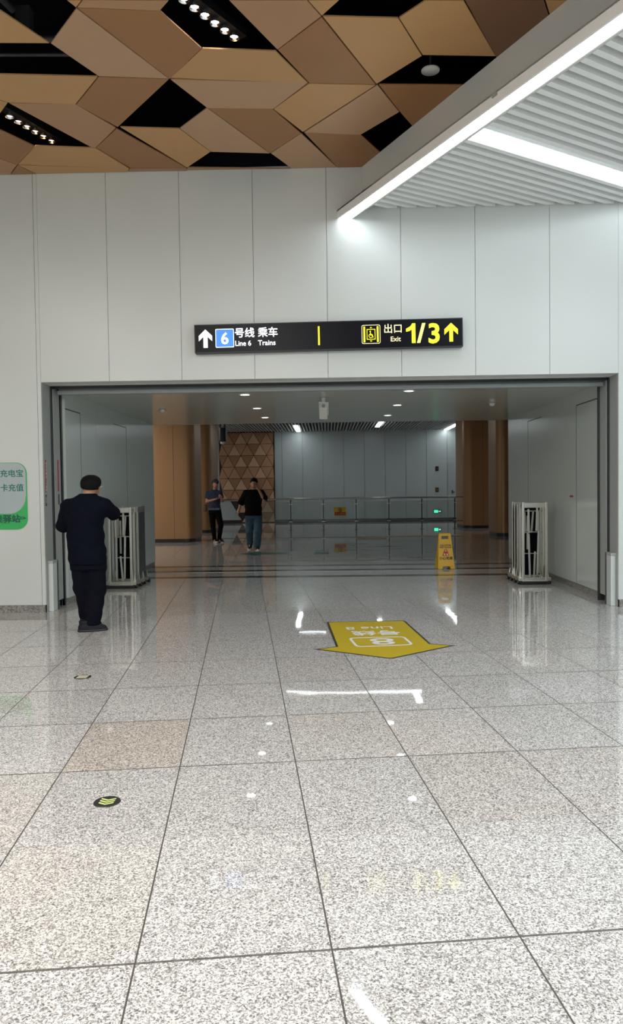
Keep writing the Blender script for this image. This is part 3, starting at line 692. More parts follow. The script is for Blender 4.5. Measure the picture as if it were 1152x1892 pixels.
# ================================================================== glass railing
RL = empty('glass_railing', (0, 26.1, 0), 'glass railing with a steel handrail in front of the grey far wall', 'railing')
for i in range(-2, 5):
    x = -.134+1.156*i
    if x > 4.78: break
    pm = MB().box(x-.022, x+.022, -.008, .008, 0, 1.07).box(x-.06, x+.06, -.05, .05, 0, .012).build('post', M_steel_dark, RL)
    for zc in (.30, .91): MB().box(x-.06, x+.06, -.022, -.008, zc-.010, zc+.010).build('clamp', M_steel, pm)
    if x+1.156 < 4.9: MB().box(x+.05, x+1.106, -.006, .006, .29, 1.0).build('glass_pane', M_glass, RL)
MB().tube((-3.9, 0, 1.10), (4.78, 0, 1.10), .03).build('handrail', M_steel, RL, True)
MB().box(-3.9, 4.78, -.012, .012, .255, .28).build('lower_rail', M_steel_dark, RL)
WS = empty('warning_sign', (.455, 26.07, .49), 'yellow and red no-leaning warning sign on the glass railing', 'sign')
MB().box(-.215, .215, 0, .006, 0, .31).build('yellow_board', mat('warning_yellow', (.95, .66, .03), .4), WS)
MB().box(-.19, .19, -.003, 0, .02, .135).build('red_field', mat('warning_red', (.68, .025, .025), .4), WS)
text('lettering', '禁止翻越', .085, mat('warning_text', (.8, .45, .25), .5), WS, (0, -.004, .045), align='CENTER')
rgc = lambda r: [(r*math.cos(2*PI*i/24), .215+r*math.sin(2*PI*i/24)) for i in range(24)]
pr_ = ring(rgc(.078), rgc(.06), .003, .004); pr_.prism([(-.052, .258), (-.04, .268), (.052, .172), (.04, .162)], .003, .004)
XZ(pr_).build('prohibition_ring', M_cautionred, WS)
XZ(MB().prism([(.0, .26), (.02, .24), (.01, .2), (.03, .17), (-.02, .17), (-.01, .21), (-.02, .24)], .002, .003)).build('figure_symbol', M_black, WS)

# small fittings on the far wall
def wallbox(name, x, z, w_, h_, m_, label, cat):
    r = empty(name, (x, YB, z), label, cat); MB().box(-w_/2, w_/2, -.04, 0, -h_/2, h_/2).build('body', m_, r, bevel=.004)
    return r
t = wallbox('alarm_sounder', 4.857, 2.278, .14, .2, mat('dark_red_alarm', (.03, .006, .006), .4), 'small dark alarm box high on the grey far wall', 'alarm box')
MB().lathe([(0, .0), (.03, 0), (.03, .01), (0, .01)]).build('sounder_grille', M_steel_dark, t, xf=Matrix.Translation((0, -.05, 0)) @ Matrix.Rotation(PI/2, 4, 'X'))
t = wallbox('call_point', 4.85, 1.35, .14, .2, mat('call_point_brown', (.07, .045, .012), .4), 'small dark call point below the alarm box on the far wall', 'call point')
MB().box(-.04, .04, -.046, -.04, -.02, .02).build('push_plate', mat('call_plate', (.25, .14, .04), .4), t)
t = wallbox('exit_sign', 4.86, .40, .34, .16, mat('exit_sign_dark_green', (.0, .10, .06), .4), 'small green glowing exit sign low on the far wall', 'exit sign')
MG = mat('exit_sign_lit_green', (.02, .9, .4), .4, emit=1.8, ecol=(.05, .9, .42))
MB().box(-.15, .03, -.045, -.04, -.06, .06).build('lit_field', MG, t)
XZ(MB().prism([(.05, -.012), (.10, -.012), (.10, -.035), (.145, 0), (.10, .035), (.10, .012), (.05, .012)], .04, .045)).build('arrow_symbol', mat('exit_arrow_white', (.7, 1, .85), .4, emit=1.5), t)

# ================================================================== floor graphics
def sticker_arrow():
    top_l, top_r, sh_r, tip_r, apex, tip_l, sh_l = (-.021, 7.89), (.819, 7.945), (.934, 6.74), (1.143, 6.661), (.538, 6.169), (-.136, 6.552), (.063, 6.658)
    # a true rectangle-and-head arrow fitted to the measured corners
    cx, cy = .49, 7.0; a = .0
    P = [(-.425-.0, .93), (-.40, .955), (.395, .955), (.425, .93), (.425, -.285), (.66, -.36), (.66, -.375), (.06, -.815), (0, -.835), (-.06, -.815), (-.62, -.42), (-.62, -.405), (-.425, -.335)]
    return cx, cy, P
cx, cy, P = sticker_arrow()
FA = empty('floor_arrow_sticker', (.49, 7.0, 0), 'yellow arrow sticker with white writing on the granite floor pointing towards the viewer', 'floor sticker', rot=(0, 0, -.0))
P = [(-.511, .88), (-.49, .905), (.31, .945), (.335, .92), (.444, -.26), (.65, -.335), (.055, -.822), (0.03, -.832), (-.0, -.822), (-.62, -.445), (-.427, -.342)]
MB().prism(P, 0, .002).build('black_edge', M_stickedge, FA)
MB().prism(inset(P, .022), .002, .0028).build('yellow_field', M_sticky, FA)
r180 = (0, 0, PI)
fr = [(-.30, .045), (.245, .105), (.29, -.315), (-.24, -.385)]
fr = [(-.305, .04), (.235, .09), (.285, -.30), (-.245, -.375)]
def rnd_quad(q_, r):
    out = []
    n = 4
    for i in range(n):
        p0, p1, p2 = Vector(q_[i-1]), Vector(q_[i]), Vector(q_[(i+1) % n])
        a = (p0-p1).normalized(); b_ = (p2-p1).normalized()
        for t in range(6):
            s = t/5; out.append(tuple(p1+a*r*(1-s)**2+b_*r*s**2))
    return out
ring(rnd_quad(fr, .07), rnd_quad(inset(fr, .024)[::-1][0:4], .055), .0028, .0036).build('number_frame', M_stickwhite, FA)
text('line_number', '8', .40, M_stickwhite, FA, (-.0, .0, .003), (0, 0, PI+.09), bold=.004, sx=1.25, align='CENTER', depth=.0004)
text('lettering', '号线', .24, M_stickwhite, FA, (.215, .385, .003), (0, 0, PI+.08), fb=.005, sx=1.02, depth=.0004)
text('lettering', 'Line 8', .20, M_stickwhite, FA, (.17, .62, .003), (0, 0, PI+.06), bold=.001, sx=1., depth=.0004)

def disc(x, y, r, label):
    o = empty('floor_marker', (x, y, 0), label, 'floor marker', None)
    MB().lathe([(0, .003), (r*.96, .003), (r, 0)]).build('disc', M_disc, o); return o
d1 = disc(-1.03, 3.34, .062, 'round black floor marker with yellow chevrons, the nearer of the two discs')
ch = MB()
for k in range(3):
    y = .026-.022*k
    ch.prism([(-.034, y+.010), (0, y-.008), (.034, y+.010), (.034, y-.002), (0, y-.020), (-.034, y-.002)], .003, .0036)
ch.build('chevrons', M_chev, d1)
d1.rotation_euler = (0, 0, .0)
d2 = disc(-1.906, 5.63, .066, 'round black floor marker with a worn cream centre, the farther of the two discs')
MB().box(-.04, .04, -.045, .045, .003, .0036).build('worn_centre', M_cream, d2)
M_teal = mat('floor_sticker_teal', (.02, .13, .10), .3)
t = empty('floor_arrow_sticker', (-1.35, 16.6, 0), 'flat dark green arrow sticker on the floor beside the walking man', 'floor sticker')
MB().prism([(-.62, 0), (-.25, .55), (-.1, .25), (.45, .25), (.45, .55), (.6, .5), (.55, -.35), (.45, -.25), (-.1, -.25), (-.25, -.5)], 0, .002).build('green_field', M_teal, t)
t = empty('floor_sticker', (-.14, 16.5, 0), 'small dark green square sticker on the floor right of the green arrow', 'floor sticker')
MB().box(-.16, .16, -.3, .3, 0, .002).build('green_field', M_teal, t)
t = empty('floor_mat', (1.25, 21.4, 0), 'pale speckled mat lying on the far floor', 'mat')
MB().box(-.43, .43, -.5, .5, 0, .008).build('mat_body', stone('mat_speckle', (.14, .13, .07), (.45, .42, .28), .7), t, bevel=.003)
t = empty('tactile_strip', (2.75, 22.2, 0), 'yellow orange guide strip on the far floor leading to the caution sign', 'floor strip')
MB().box(-.98, 1.3, -.2, .2, 0, .005).build('strip_body', mat('tactile_yellow', (.42, .22, .05), .5), t)

# ================================================================== caution sign (A-frame)
CS = empty('wet_floor_sign', (2.08, 13.15, 0), 'yellow folding caution sign standing on the floor before the far hall', 'caution sign', rot=(0, 0, .05))
def aboard(s):
    hgt = .62; n = MB()
    wb, wt = .30, .215
    def w_at(z): return wb+(wt-wb)*z/hgt
    def quad(x0a, x1a, z0, x0b, x1b, z1): 
        n.add([(x0a, -.008, z0), (x1a, -.008, z0), (x1b, -.008, z1), (x0b, -.008, z1), (x0a, .008, z0), (x1a, .008, z0), (x1b, .008, z1), (x0b, .008, z1)],
              [(0,1,2,3),(7,6,5,4),(0,4,5,1),(1,5,6,2),(2,6,7,3),(3,7,4,0)])
    # two feet with an arched cut-out, solid board, handle frame
    W0, W1 = w_at(0)/2, w_at(.07)/2
    quad(-W0, -.075, 0, -W1, -.055, .045); quad(.075, W0, 0, .055, W1, .045)
    quad(-W1, W1, .045, -w_at(.53)/2, w_at(.53)/2, .53)
    a, b_ = w_at(.53)/2, w_at(.585)/2
    quad(-a, -.06, .53, -b_, -.06, .585); quad(.06, a, .53, .06, b_, .585); quad(-b_, b_, .585, -w_at(hgt)/2, w_at(hgt)/2, hgt)
    return n
for s in (-1, 1):
    xf = Matrix.Translation((0, s*.13, 0)) @ Matrix.Rotation(s*.205, 4, 'X')
    bd = aboard(s).build('board', M_caution, CS, bevel=.003, xf=xf)
    if s < 0:
        tr = Matrix.Translation((0, -.0095, 0))
        fl = empty('graphics', (0, -.13, 0), rot=(-.205, 0, 0)); fl.parent = CS
        bpy.data.objects.remove(fl)
        rx = PI/2-.205
        def pz(z): return (-.13+math.sin(.205)*z-.0105, math.cos(.205)*z)
        for body, size, z, m_ in (('CAUTION', .045, .405, M_cautiontext), ('WET FLOOR', .038, .37, M_cautiontext), ('小心地滑', .06, .17, M_cautiontext)):
            y, zz = pz(z); o = text('lettering', body, size, m_, CS, (0, y, zz), (PI/2-.205, 0, 0), align='CENTER', bold=.001)
        tri_ = XZ(MB().prism([(-.062, 0), (.062, 0), (.022, .11), (-.022, .11)], 0, .001)); y, zz = pz(.235)
        o = tri_.build('warning_symbol', M_cautionred, CS); o.location = (0, y, zz); o.rotation_euler = (-.205, 0, 0)
        fg = XZ(MB().prism([(-.04, .008), (-.008, .008), (-.012, .04), (-.03, .045)], .001, .002).prism([(.012, .008), (.045, .008), (.03, .045), (.014, .035)], .001, .002).prism([(-.014, .075), (.014, .075), (.010, .098), (-.010, .098)], .001, .002))
        o = fg.build('falling_figure', mat('caution_cream', (.8, .5, .3), .5), CS); o.location = (0, y, zz); o.rotation_euler = (-.205, 0, 0)
MB().tube((-.1, 0, .612), (.1, 0, .612), .012).build('hinge', M_caution, CS, True)

# ================================================================== folded stainless gate barriers on wheels
def gate(loc, label, width=.37, depth=.5, rotz=0., nf=6, endpanel=False, scaley=1):
    G = empty('folding_gate', loc, label, 'barrier', 'folded retractable steel gates', rot=(0, 0, rotz))
    hw = width/2; Ht = 1.205
    for j in range(nf):
        y = .02+j*(depth-.04)/(nf-1); p = .038
        for s in (-1, 1):
            x = s*(hw-p/2)
            MB().box(x-p/2, x+p/2, y-.016, y+.016, .05, Ht-(.0 if j in (0, nf-1) else .03)).build('post', M_steel, G, bevel=.006)
        if j in (0, nf-1) or j == 2:
            MB().box(-hw+p, hw-p, y-.012, y+.012, Ht-.085, Ht-.01).build('top_plate', M_steel, G, bevel=.004)
            MB().box(-hw+p, hw-p, y-.012, y+.012, .055, .10).build('bottom_bar', M_steel, G, bevel=.004)
        if j in (1, 3):
            for z in (.12, .444, .76, 1.07): MB().tube((-hw+p, y-.02*(j == 1), z), (hw-p, y-.02*(j == 1), z), .009).build('cross_rod', M_steel, G, True)
        if j == nf//2:
            MB().box(-hw+p, hw-p, y-.006, y+.006, .11, Ht-.09).build('inner_dark_sheet', M_dark, G)  # black sheet added to stand in for the darkness behind the links
        if j < 2:
            # scissor links, folded almost upright
            yy = y+.03
            for (xa, za, xb, zb) in (((-.085, 1.10, -.07, .75), (.045, 1.12, .035, .78), (-.07, .74, -.07, .11), (.065, .78, .045, .14), (.0, .48, .01, .10)) if j == 0 else ((-.10, 1.05, -.085, .74), (-.05, 1.0, -.06, .5), (.11, 1.08, .105, .14), (.02, 1.07, .01, .76))):
                jit = random.uniform(-.012, .012)
                MB().bar((xa+jit, yy, za), (xb-jit, yy+.01, zb), .028, .010, up=(0, 1, 0)).build('scissor_link', M_steel, G, bevel=.002)
    if endpanel:
        MB().box(hw-.004, hw+.004, depth*.55, depth, .1, Ht-.09).build('side_plate', M_steel_dark, G)
        MB().box(hw-.004, hw+.006, depth*.45, depth, Ht-.09, Ht).build('name_plate', M_steel, G)
    # chassis with splayed feet and wheels
    ch = MB().box(-hw-.0, hw+.0, 0, depth, .045, .065)
    ch.box(-hw-.05, -hw+.01, .02, depth+.06, .05, .10).box(hw-.01, hw+.05, .02, depth+.06, .05, .10)
    ch.build('chassis', M_steel, G, bevel=.004)
    for j in range(4):
        y = .06+j*(depth)/3
        for s in (-1, 1):
            wz = MB().tube((s*(hw+.035)-.016, y, .035), (s*(hw+.035)+.016, y, .035), .035, n=18).build('wheel', M_wheel, G, True)
            MB().tube((s*(hw+.035)-.019, y, .035), (s*(hw+.035)+.019, y, .035), .012).build('hub', M_red if j % 2 and s > 0 else M_steel, wz, True)
            MB().bar((s*(hw+.02), y, .06), (s*(hw-.01), y+.02, .26-.03*j), .03, .012, up=(0, 1, 0)).build('brace', M_steel, G, bevel=.002)
    MB().box(-hw-.03, hw+.03, .0, depth+.05, .012, .044).build('underbody', M_black, G)
    return G
gate((3.02, 10.8, 0), 'folded stainless steel gate on wheels standing near the right passage wall', .375, .62, nf=5)
gate((-3.06, 10.8, 0), 'folded stainless steel gate on wheels behind the man, along the left passage wall', .36, .72, endpanel=True, rotz=-.02, nf=5)

# ================================================================== people
def seg(P, a, b):
    ab = b-a; t = np.clip(((P-a)@ab)/max(1e-9, ab@ab), 0, 1); return t
class SDF:
    """smooth union of tapered limbs and lofted trunks, meshed as one continuous surface"""
    def __init__(s, lo, hi, h):
        s.lo = np.array(lo, float); s.h = h; s.n = np.ceil((np.array(hi)-s.lo)/h).astype(int)+1
        s.d = np.full(s.n, .5, np.float32)
    def block(s, lo, hi):
        a = np.clip(np.floor((np.array(lo)-s.lo)/s.h).astype(int), 0, s.n); b = np.clip(np.ceil((np.array(hi)-s.lo)/s.h).astype(int)+1, 0, s.n)
        ax = [s.lo[i]+s.h*np.arange(a[i], b[i]) for i in range(3)]
        P = np.stack(np.meshgrid(*ax, indexing='ij'), -1)
        return tuple(slice(a[i], b[i]) for i in range(3)), P
    def join(s, sl, dn, k):
        o = s.d[sl]
        if k <= 0: s.d[sl] = np.minimum(o, dn); return
        h = np.clip(.5+.5*(dn-o)/k, 0, 1); s.d[sl] = dn*(1-h)+o*h-k*h*(1-h)
    def cap(s, a, ra, b, rb, k=.02, flat=False, flatA=False, wr=0):
        a = np.array(a, float); b = np.array(b, float); m = max(ra, rb)+.04
        sl, P = s.block(np.minimum(a, b)-m, np.maximum(a, b)+m)
        if P.size == 0: return s
        t = seg(P, a, b); d = np.linalg.norm(P-(a+t[..., None]*(b-a)), axis=-1)-(ra+(rb-ra)*t)
        if wr: d = d+wr*.6*np.sin(P[..., 2]*34+np.sin(P[..., 0]*23)*1.9+P[..., 1]*25)*np.sin(P[..., 0]*27+P[..., 2]*17)
        u = (b-a)/np.linalg.norm(b-a)
        if flat: d = np.maximum(d, (P-b)@u)
        if flatA: d = np.maximum(d, -((P-a)@u))
        s.join(sl, d, k); return s
    def ell(s, c, r, k=.02, rot=None):
        c = np.array(c, float); r = np.array(r, float); m = r.max()+.05
        sl, P = s.block(c-m, c+m); Q = P-c
        if rot is not None: Q = Q@np.array(Euler(rot).to_matrix())
        q = np.linalg.norm(Q/r, axis=-1); g = np.linalg.norm(Q/r**2, axis=-1)
        s.join(sl, q*(q-1)/np.maximum(g, 1e-6), k); return s
    def loft(s, rows, k=.03, yaw=0., wr=0, capped=True):
        R = np.array(rows, float); R = R[np.argsort(R[:, 0])]; m = R[:, 3:].max()+.06
        c0 = R[:, 1:3].mean(0); lo = [R[:, 1].min()-m, R[:, 2].min()-m, R[0, 0]-.04]; hi = [R[:, 1].max()+m, R[:, 2].max()+m, R[-1, 0]+.04]
        sl, P = s.block(lo, hi); z = np.clip(P[..., 2], R[0, 0], R[-1, 0])
        cx, cy, rx, ry = [np.interp(z, R[:, 0], R[:, i]) for i in (1, 2, 3, 4)]
        X = P[..., 0]-cx; Y = P[..., 1]-cy
        if yaw: X, Y = X*math.cos(yaw)+Y*math.sin(yaw), -X*math.sin(yaw)+Y*math.cos(yaw)
        q = (np.abs(X/rx)**2.35+np.abs(Y/ry)**2.35)**(1/2.35); d = (q-1)*np.minimum(rx, ry)
        if wr: d = d+wr*np.sin(P[..., 2]*38+np.sin(P[..., 0]*17)*2.2)*np.sin(P[..., 0]*21+P[..., 2]*9)
        d = np.maximum(d, np.maximum(R[0, 0]-P[..., 2], P[..., 2]-R[-1, 0]))
        s.join(sl, d, k); return s
    def cutz(s, z, below=True):
        Z = (s.lo[2]+s.h*np.arange(s.n[2]))[None, None, :]
        s.d = np.maximum(s.d, (z-Z) if below else (Z-z)).astype(np.float32); return s
    def mesh(s):
        d = s.d; neg = d < 0; n = np.array(d.shape)-1
        C = {}
        acc = np.zeros((*n, 3), np.float32); cnt = np.zeros(n, np.float32)
        offs = [(i, j, k) for i in (0, 1) for j in (0, 1) for k in (0, 1)]
        for o in offs:
            for ax in range(3):
                if o[ax]: continue
                p = list(o); p[ax] = 1
                A = d[o[0]:o[0]+n[0], o[1]:o[1]+n[1], o[2]:o[2]+n[2]]; B = d[p[0]:p[0]+n[0], p[1]:p[1]+n[1], p[2]:p[2]+n[2]]
                x = (A < 0) != (B < 0); t = np.where(x, A/np.where(x, A-B, 1), 0)
                for q in range(3):
                    acc[..., q] += np.where(x, (o[q]+(t if q == ax else 0)), 0)
                cnt += x
        act = cnt > 0; idx = np.full(n, -1, int); idx[act] = np.arange(act.sum())
        ijk = np.argwhere(act); V = s.lo+s.h*(ijk+acc[act]/cnt[act][:, None])
        Fs = []
        for ax in range(3):
            b1, b2 = (ax+1) % 3, (ax+2) % 3
            A = neg[tuple(slice(0, -1) if i == ax else slice(1, -1) for i in range(3))]; B = neg[tuple(slice(1, None) if i == ax else slice(1, -1) for i in range(3))]
            w_ = np.argwhere(A != B)
            if len(w_) == 0: continue
            base = w_.copy(); 
            for i in range(3):
                if i != ax: base[:, i] += 1
            def g(d1, d2):
                c = base.copy(); c[:, b1] -= d1; c[:, b2] -= d2; return idx[c[:, 0], c[:, 1], c[:, 2]]
            Q = np.stack([g(0, 0), g(1, 0), g(1, 1), g(0, 1)], 1)
            sgn = A[tuple(w_.T)]
            Q[~sgn] = Q[~sgn][:, ::-1]; Fs.append(Q)
        return V, np.concatenate(Fs)
    def build(s, name, m, parent, relax=1):
        V, Fq = s.mesh(); me = bpy.data.meshes.new(name); me.from_pydata(V.tolist(), [], Fq.tolist()); me.update()
        me.materials.append(m); me.polygons.foreach_set('use_smooth', [True]*len(me.polygons)); me.update()
        o = bpy.data.objects.new(name, me); COL.objects.link(o); o.parent = parent
        if relax:
            sm = o.modifiers.new('relax', 'SMOOTH'); sm.factor = .5; sm.iterations = relax
        return o

def hand(s, w, d, nrm, curl=.5, side=1, sc=1.):
    """palm, four jointed fingers of unequal length and a thumb from the side of the palm; w wrist, d direction, nrm palm normal"""
    w = np.array(w, float); d = np.array(d, float); d /= np.linalg.norm(d); nrm = np.array(nrm, float); nrm -= d*(nrm@d); nrm /= np.linalg.norm(nrm)
    a = np.cross(d, nrm)*side
    for i, (o, L) in enumerate(((-.032, .055), (-.011, .07), (.011, .075), (.031, .068))):
        b0 = w+d*.012*sc+a*o*.55*sc; kn = w+d*.088*sc+a*o*sc
        s.cap(b0, .014*sc, kn, .0115*sc, .012)
        p = kn; ang = curl*.6
        for q, fr_ in enumerate((.45, .3, .25)):
            v = d*math.cos(ang)+nrm*math.sin(ang); e = p+v*L*fr_*1.15*sc
            s.cap(p, (.0098-.0008*q)*sc, e, (.009-.0008*q)*sc, .003); p = e; ang += curl*.9
    t0 = w+d*.03*sc+a*.026*sc; t1 = t0+(d*.55+a*.62+nrm*.35)*.042*sc; t2 = t1+(d*.8+a*.15+nrm*.5)*.034*sc
    s.cap(t0, .015*sc, t1, .0115*sc, .01).cap(t1, .011*sc, t2, .009*sc, .004)

def shoe(parent, x, y, z, ang, pitch=0., L=.28, m=M_shoe, ms=M_sole, toe=M_shoe):
    up = SDF((-.09, -.12, -.02), (.09, .24, .16), .006)
    up.loft([(.02, 0, .06, .05, .145), (.05, 0, .055, .048, .14), (.075, 0, .03, .044, .105), (.095, 0, .0, .042, .075), (.115, 0, -.02, .040, .058)], .02)
    r = up.build('shoe', m, parent, 2)
    so = SDF((-.09, -.13, -.02), (.09, .25, .05), .006); so.loft([(.0, 0, .06, .053, .152), (.024, 0, .06, .053, .151)], .01)
    k = so.build('sole', ms, r, 1)
    tp = SDF((-.09, -.12, -.02), (.09, .24, .12), .006); tp.loft([(.022, 0, .158, .044, .05), (.045, 0, .155, .04, .044), (.056, 0, .15, .03, .03)], .01)
    if toe is not m: tp.build('toe_cap', toe, r, 1)
    r.location = (x, y, z); r.rotation_euler = (pitch, 0, ang)
    return r

# ---- man at left, seen from behind, head bowed over his phone
P1_ = empty('person', (-2.435, 7.545, 0), 'person in black top and navy trousers seen from behind, head bowed, arms bent in front', 'person')
B = SDF((-.50, -.32, -.02), (.40, .60, 1.68), .0075)
B.loft([(.80, -.035, 0, .15, .11), (.95, -.045, .0, .145, .105), (1.12, -.05, 0, .155, .11), (1.27, -.045, 0, .175, .105), (1.345, -.04, .0, .14, .085), (1.375, -.035, 0, .09, .07)], .04)
B.cap((-.03, .0, 1.33), .062, (-.012, .045, 1.45), .060, .03)
B.ell((-.008, .075, 1.505), (.078, .098, .098), .02, (.45, 0, 0)); B.ell((-.002, .125, 1.44), (.058, .062, .065), .03); B.cap((.0, .175, 1.475), .013, (.002, .192, 1.45), .015, .012)
for s_ in (-1, 1): B.ell((-.008+s_*.083, .07, 1.475), (.012, .022, .034), .006)
B.cap((-.225, 0, 1.295), .055, (-.30, .07, 1.08), .045, .03).cap((-.30, .07, 1.08), .043, (-.12, .31, 1.12), .029, .02)
B.cap((.145, .01, 1.30), .055, (.20, .17, 1.19), .045, .03).cap((.20, .17, 1.175), .042, (.05, .36, 1.20), .028, .02)
hand(B, (-.12, .31, 1.12), (.75, .5, .35), (.35, .1, .9), .7, -1); hand(B, (.05, .36, 1.20), (-.85, .35, .2), (-.1, .1, .95), .75, 1)
for x0_, x1_, x2_, y1_, y2_ in ((-.115, -.115, -.095, .05, .10), (.045, .045, .02, .02, -.02)):
    B.cap((x0_, 0, .82), .09, (x1_, y1_, .46), .06, .03).cap((x1_, y1_, .46), .058, (x2_, y2_, .09), .04, .02).cap((x2_, y2_, .07), .034, (x2_+(.06 if y2_ < 0 else .03), y2_+(.02 if y2_ < 0 else .06), .04), .02, .02)
B.build('body', M_skin, P1_, 1)
T = SDF((-.52, -.34, .62), (.42, .52, 1.46), .0075)
T.loft([(.69, -.035, .0, .186, .152), (.80, -.042, 0, .190, .157), (.95, -.055, .0, .187, .155), (1.08, -.055, .0, .180, .145), (1.2, -.045, -.005, .195, .14), (1.30, -.04, -.01, .215, .125), (1.36, -.035, -.005, .165, .10), (1.395, -.03, .0, .10, .082), (1.415, -.025, .012, .075, .072)], .03, wr=.006)
T.cap((-.225, 0, 1.285), .078, (-.305, .06, 1.085), .068, .05, wr=.007).cap((-.305, .06, 1.085), .068, (-.19, .22, 1.09), .052, .03, flat=True, wr=.006)
T.cap((.145, .01, 1.285), .080, (.192, .15, 1.205), .068, .05, wr=.007).cap((.192, .15, 1.205), .068, (.165, .21, 1.195), .056, .03, flat=True, wr=.005)
T.build('shirt', M_navy, P1_, 1)
Q = SDF((-.32, -.26, .0), (.26, .34, .92), .0075)
Q.loft([(.64, -.035, .0, .172, .135), (.76, -.035, 0, .17, .138), (.86, -.04, 0, .16, .13)], .04)
Q.cap((-.115, 0, .74), .105, (-.115, .05, .44), .088, .035, wr=.006).cap((-.115, .05, .44), .088, (-.085, .10, .10), .074, .03, wr=.009)
Q.cap((.045, 0, .74), .105, (.045, .02, .44), .090, .035, wr=.006).cap((.045, .02, .44), .09, (.01, -.02, .10), .078, .03, wr=.009)
Q.cutz(.065); Q.build('trousers', M_navytr, P1_, 1)
Hh = SDF((-.16, -.10, 1.38), (.15, .26, 1.66), .006)
Hh.loft([(1.440, -.012, .03, .068, .07), (1.465, -.010, .04, .086, .09), (1.49, -.010, .05, .097, .105), (1.525, -.008, .06, .102, .115), (1.555, -.008, .065, .096, .11), (1.578, -.008, .07, .082, .095), (1.595, -.008, .07, .060, .07), (1.606, -.008, .07, .030, .04)], .02)
n_ = Hh.d; ax_ = [Hh.lo[i]+Hh.h*np.arange(Hh.n[i]) for i in range(3)]; G_ = np.meshgrid(*ax_, indexing='ij')
Hh.d = (Hh.d+.0018*np.sin(G_[0]*190+np.sin(G_[2]*120))*np.sin(G_[2]*170+G_[1]*140)).astype(np.float32)
Hh.d = np.maximum(Hh.d, (G_[1]-.12)*.9-(G_[2]-1.50)*.45).astype(np.float32)
Hh.d = np.maximum(Hh.d, (1.452-.10*(G_[0]+.01)+1.6*(G_[0]+.01)**2-G_[2])*.95).astype(np.float32)
Hh.build('hair', M_hair, P1_, 1)
gl = MB().tube((.078, .02, 1.478), (.082, .15, 1.487), .0028, n=8).tube((-.094, .02, 1.478), (-.094, .15, 1.487), .0028, n=8).tube((.082, .15, 1.487), (.06, .18, 1.482), .003, n=8)
gl.build('glasses', M_whiteplastic, P1_)
shoe(P1_, -.05, -.045, 0, -1.25, m=M_shoe, ms=M_sole); shoe(P1_, -.095, .09, 0, -.5)
ph = empty('mobile_phone', (-2.445, 8.02, 1.235), 'black mobile phone held in front of the man with the bowed head', 'phone', rot=(.5, 0, 0))
MB().box(-.036, .036, -.004, .004, -.075, .075).build('case', M_phone, ph, bevel=.003); MB().box(-.033, .033, -.005, -.004, -.07, .07).build('screen', M_screen, ph)

# ---- man in cap, standing by the column looking at his phone
P2_ = empty('person', (-3.058, 20.21, 0), 'person in dark cap, blue tee and black trousers standing and looking at a phone', 'person')
B = SDF((-.50, -.55, -.02), (.50, .40, 1.82), .009)
B.loft([(.85, -.02, 0, .145, .10), (1.0, -.035, 0, .14, .10), (1.2, -.04, 0, .16, .105), (1.36, -.04, 0, .17, .095), (1.43, -.03, 0, .10, .075)], .04)
B.cap((-.02, .0, 1.41), .055, (.0, -.03, 1.53), .052, .03); B.ell((.01, -.045, 1.62), (.078, .095, .105), .02, (-.25, 0, .5)); B.ell((.025, -.09, 1.56), (.055, .06, .055), .03); B.cap((.055, -.135, 1.60), .011, (.06, -.148, 1.58), .014, .01)
B.ell((-.062, -.02, 1.60), (.014, .02, .03), .006)
B.cap((-.20, 0, 1.385), .05, (-.235, -.03, 1.14), .040, .03).cap((-.235, -.03, 1.14), .038, (.035, -.20, 1.20), .026, .02); hand(B, (.035, -.20, 1.20), (.9, -.2, .28), (0, -.1, 1), .6, 1)
B.cap((.13, -.02, 1.385), .05, (.20, -.08, 1.15), .040, .03).cap((.20, -.08, 1.15), .038, (.215, -.30, 1.19), .026, .02); hand(B, (.215, -.30, 1.19), (-.25, -.2, .6), (-.5, .6, .3), .6, -1)
for pts_ in (((-.10, 0, .88), (-.085, -.01, .48), (-.045, .0, .08), (-.03, -.1, .04)), ((.05, 0, .88), (.14, -.04, .48), (.06, .13, .08), (.09, .04, .04))):
    B.cap(pts_[0], .085, pts_[1], .055, .03).cap(pts_[1], .053, pts_[2], .036, .02).cap(pts_[2], .036, pts_[3], .028, .02)
B.build('body', M_skin, P2_, 1)
T = SDF((-.40, -.35, .82), (.38, .30, 1.52), .009)
T.loft([(.90, -.025, 0, .165, .125), (1.05, -.035, 0, .160, .125), (1.25, -.04, 0, .18, .125), (1.37, -.04, 0, .195, .11), (1.43, -.03, 0, .12, .085), (1.46, -.025, -.005, .075, .07)], .03, wr=.006)
T.cap((-.20, 0, 1.375), .068, (-.235, -.02, 1.22), .066, .04, flat=True, wr=.004).cap((.13, -.02, 1.375), .068, (.175, -.06, 1.22), .066, .04, flat=True, wr=.004)
sh = T.build('shirt', M_tee, P2_, 1)
MB().box(-.19, .13, -.128, -.122, .905, .96).build('hem_band', mat('grey_hem', (.09, .11, .15), .8), sh)
Q = SDF((-.32, -.26, .0), (.32, .36, .98), .009)
Q.loft([(.82, -.02, 0, .155, .12), (.94, -.02, 0, .155, .118)], .03)
for pts_ in (((-.10, 0, .86), (-.085, -.01, .48), (-.045, .0, .08)), ((.05, 0, .86), (.14, -.04, .48), (.06, .13, .08))):
    Q.cap(pts_[0], .10, pts_[1], .072, .03, wr=.005).cap(pts_[1], .072, pts_[2], .055, .02, wr=.006)
Q.cutz(.04); Q.build('trousers', M_blk, P2_, 1)
Hh = SDF((-.14, -.24, 1.5), (.18, .14, 1.8), .008); Hh.ell((.0, -.02, 1.635), (.084, .09, .09), .02); Hh.cutz(1.60); Hh.build('hair', M_hair, P2_, 1)
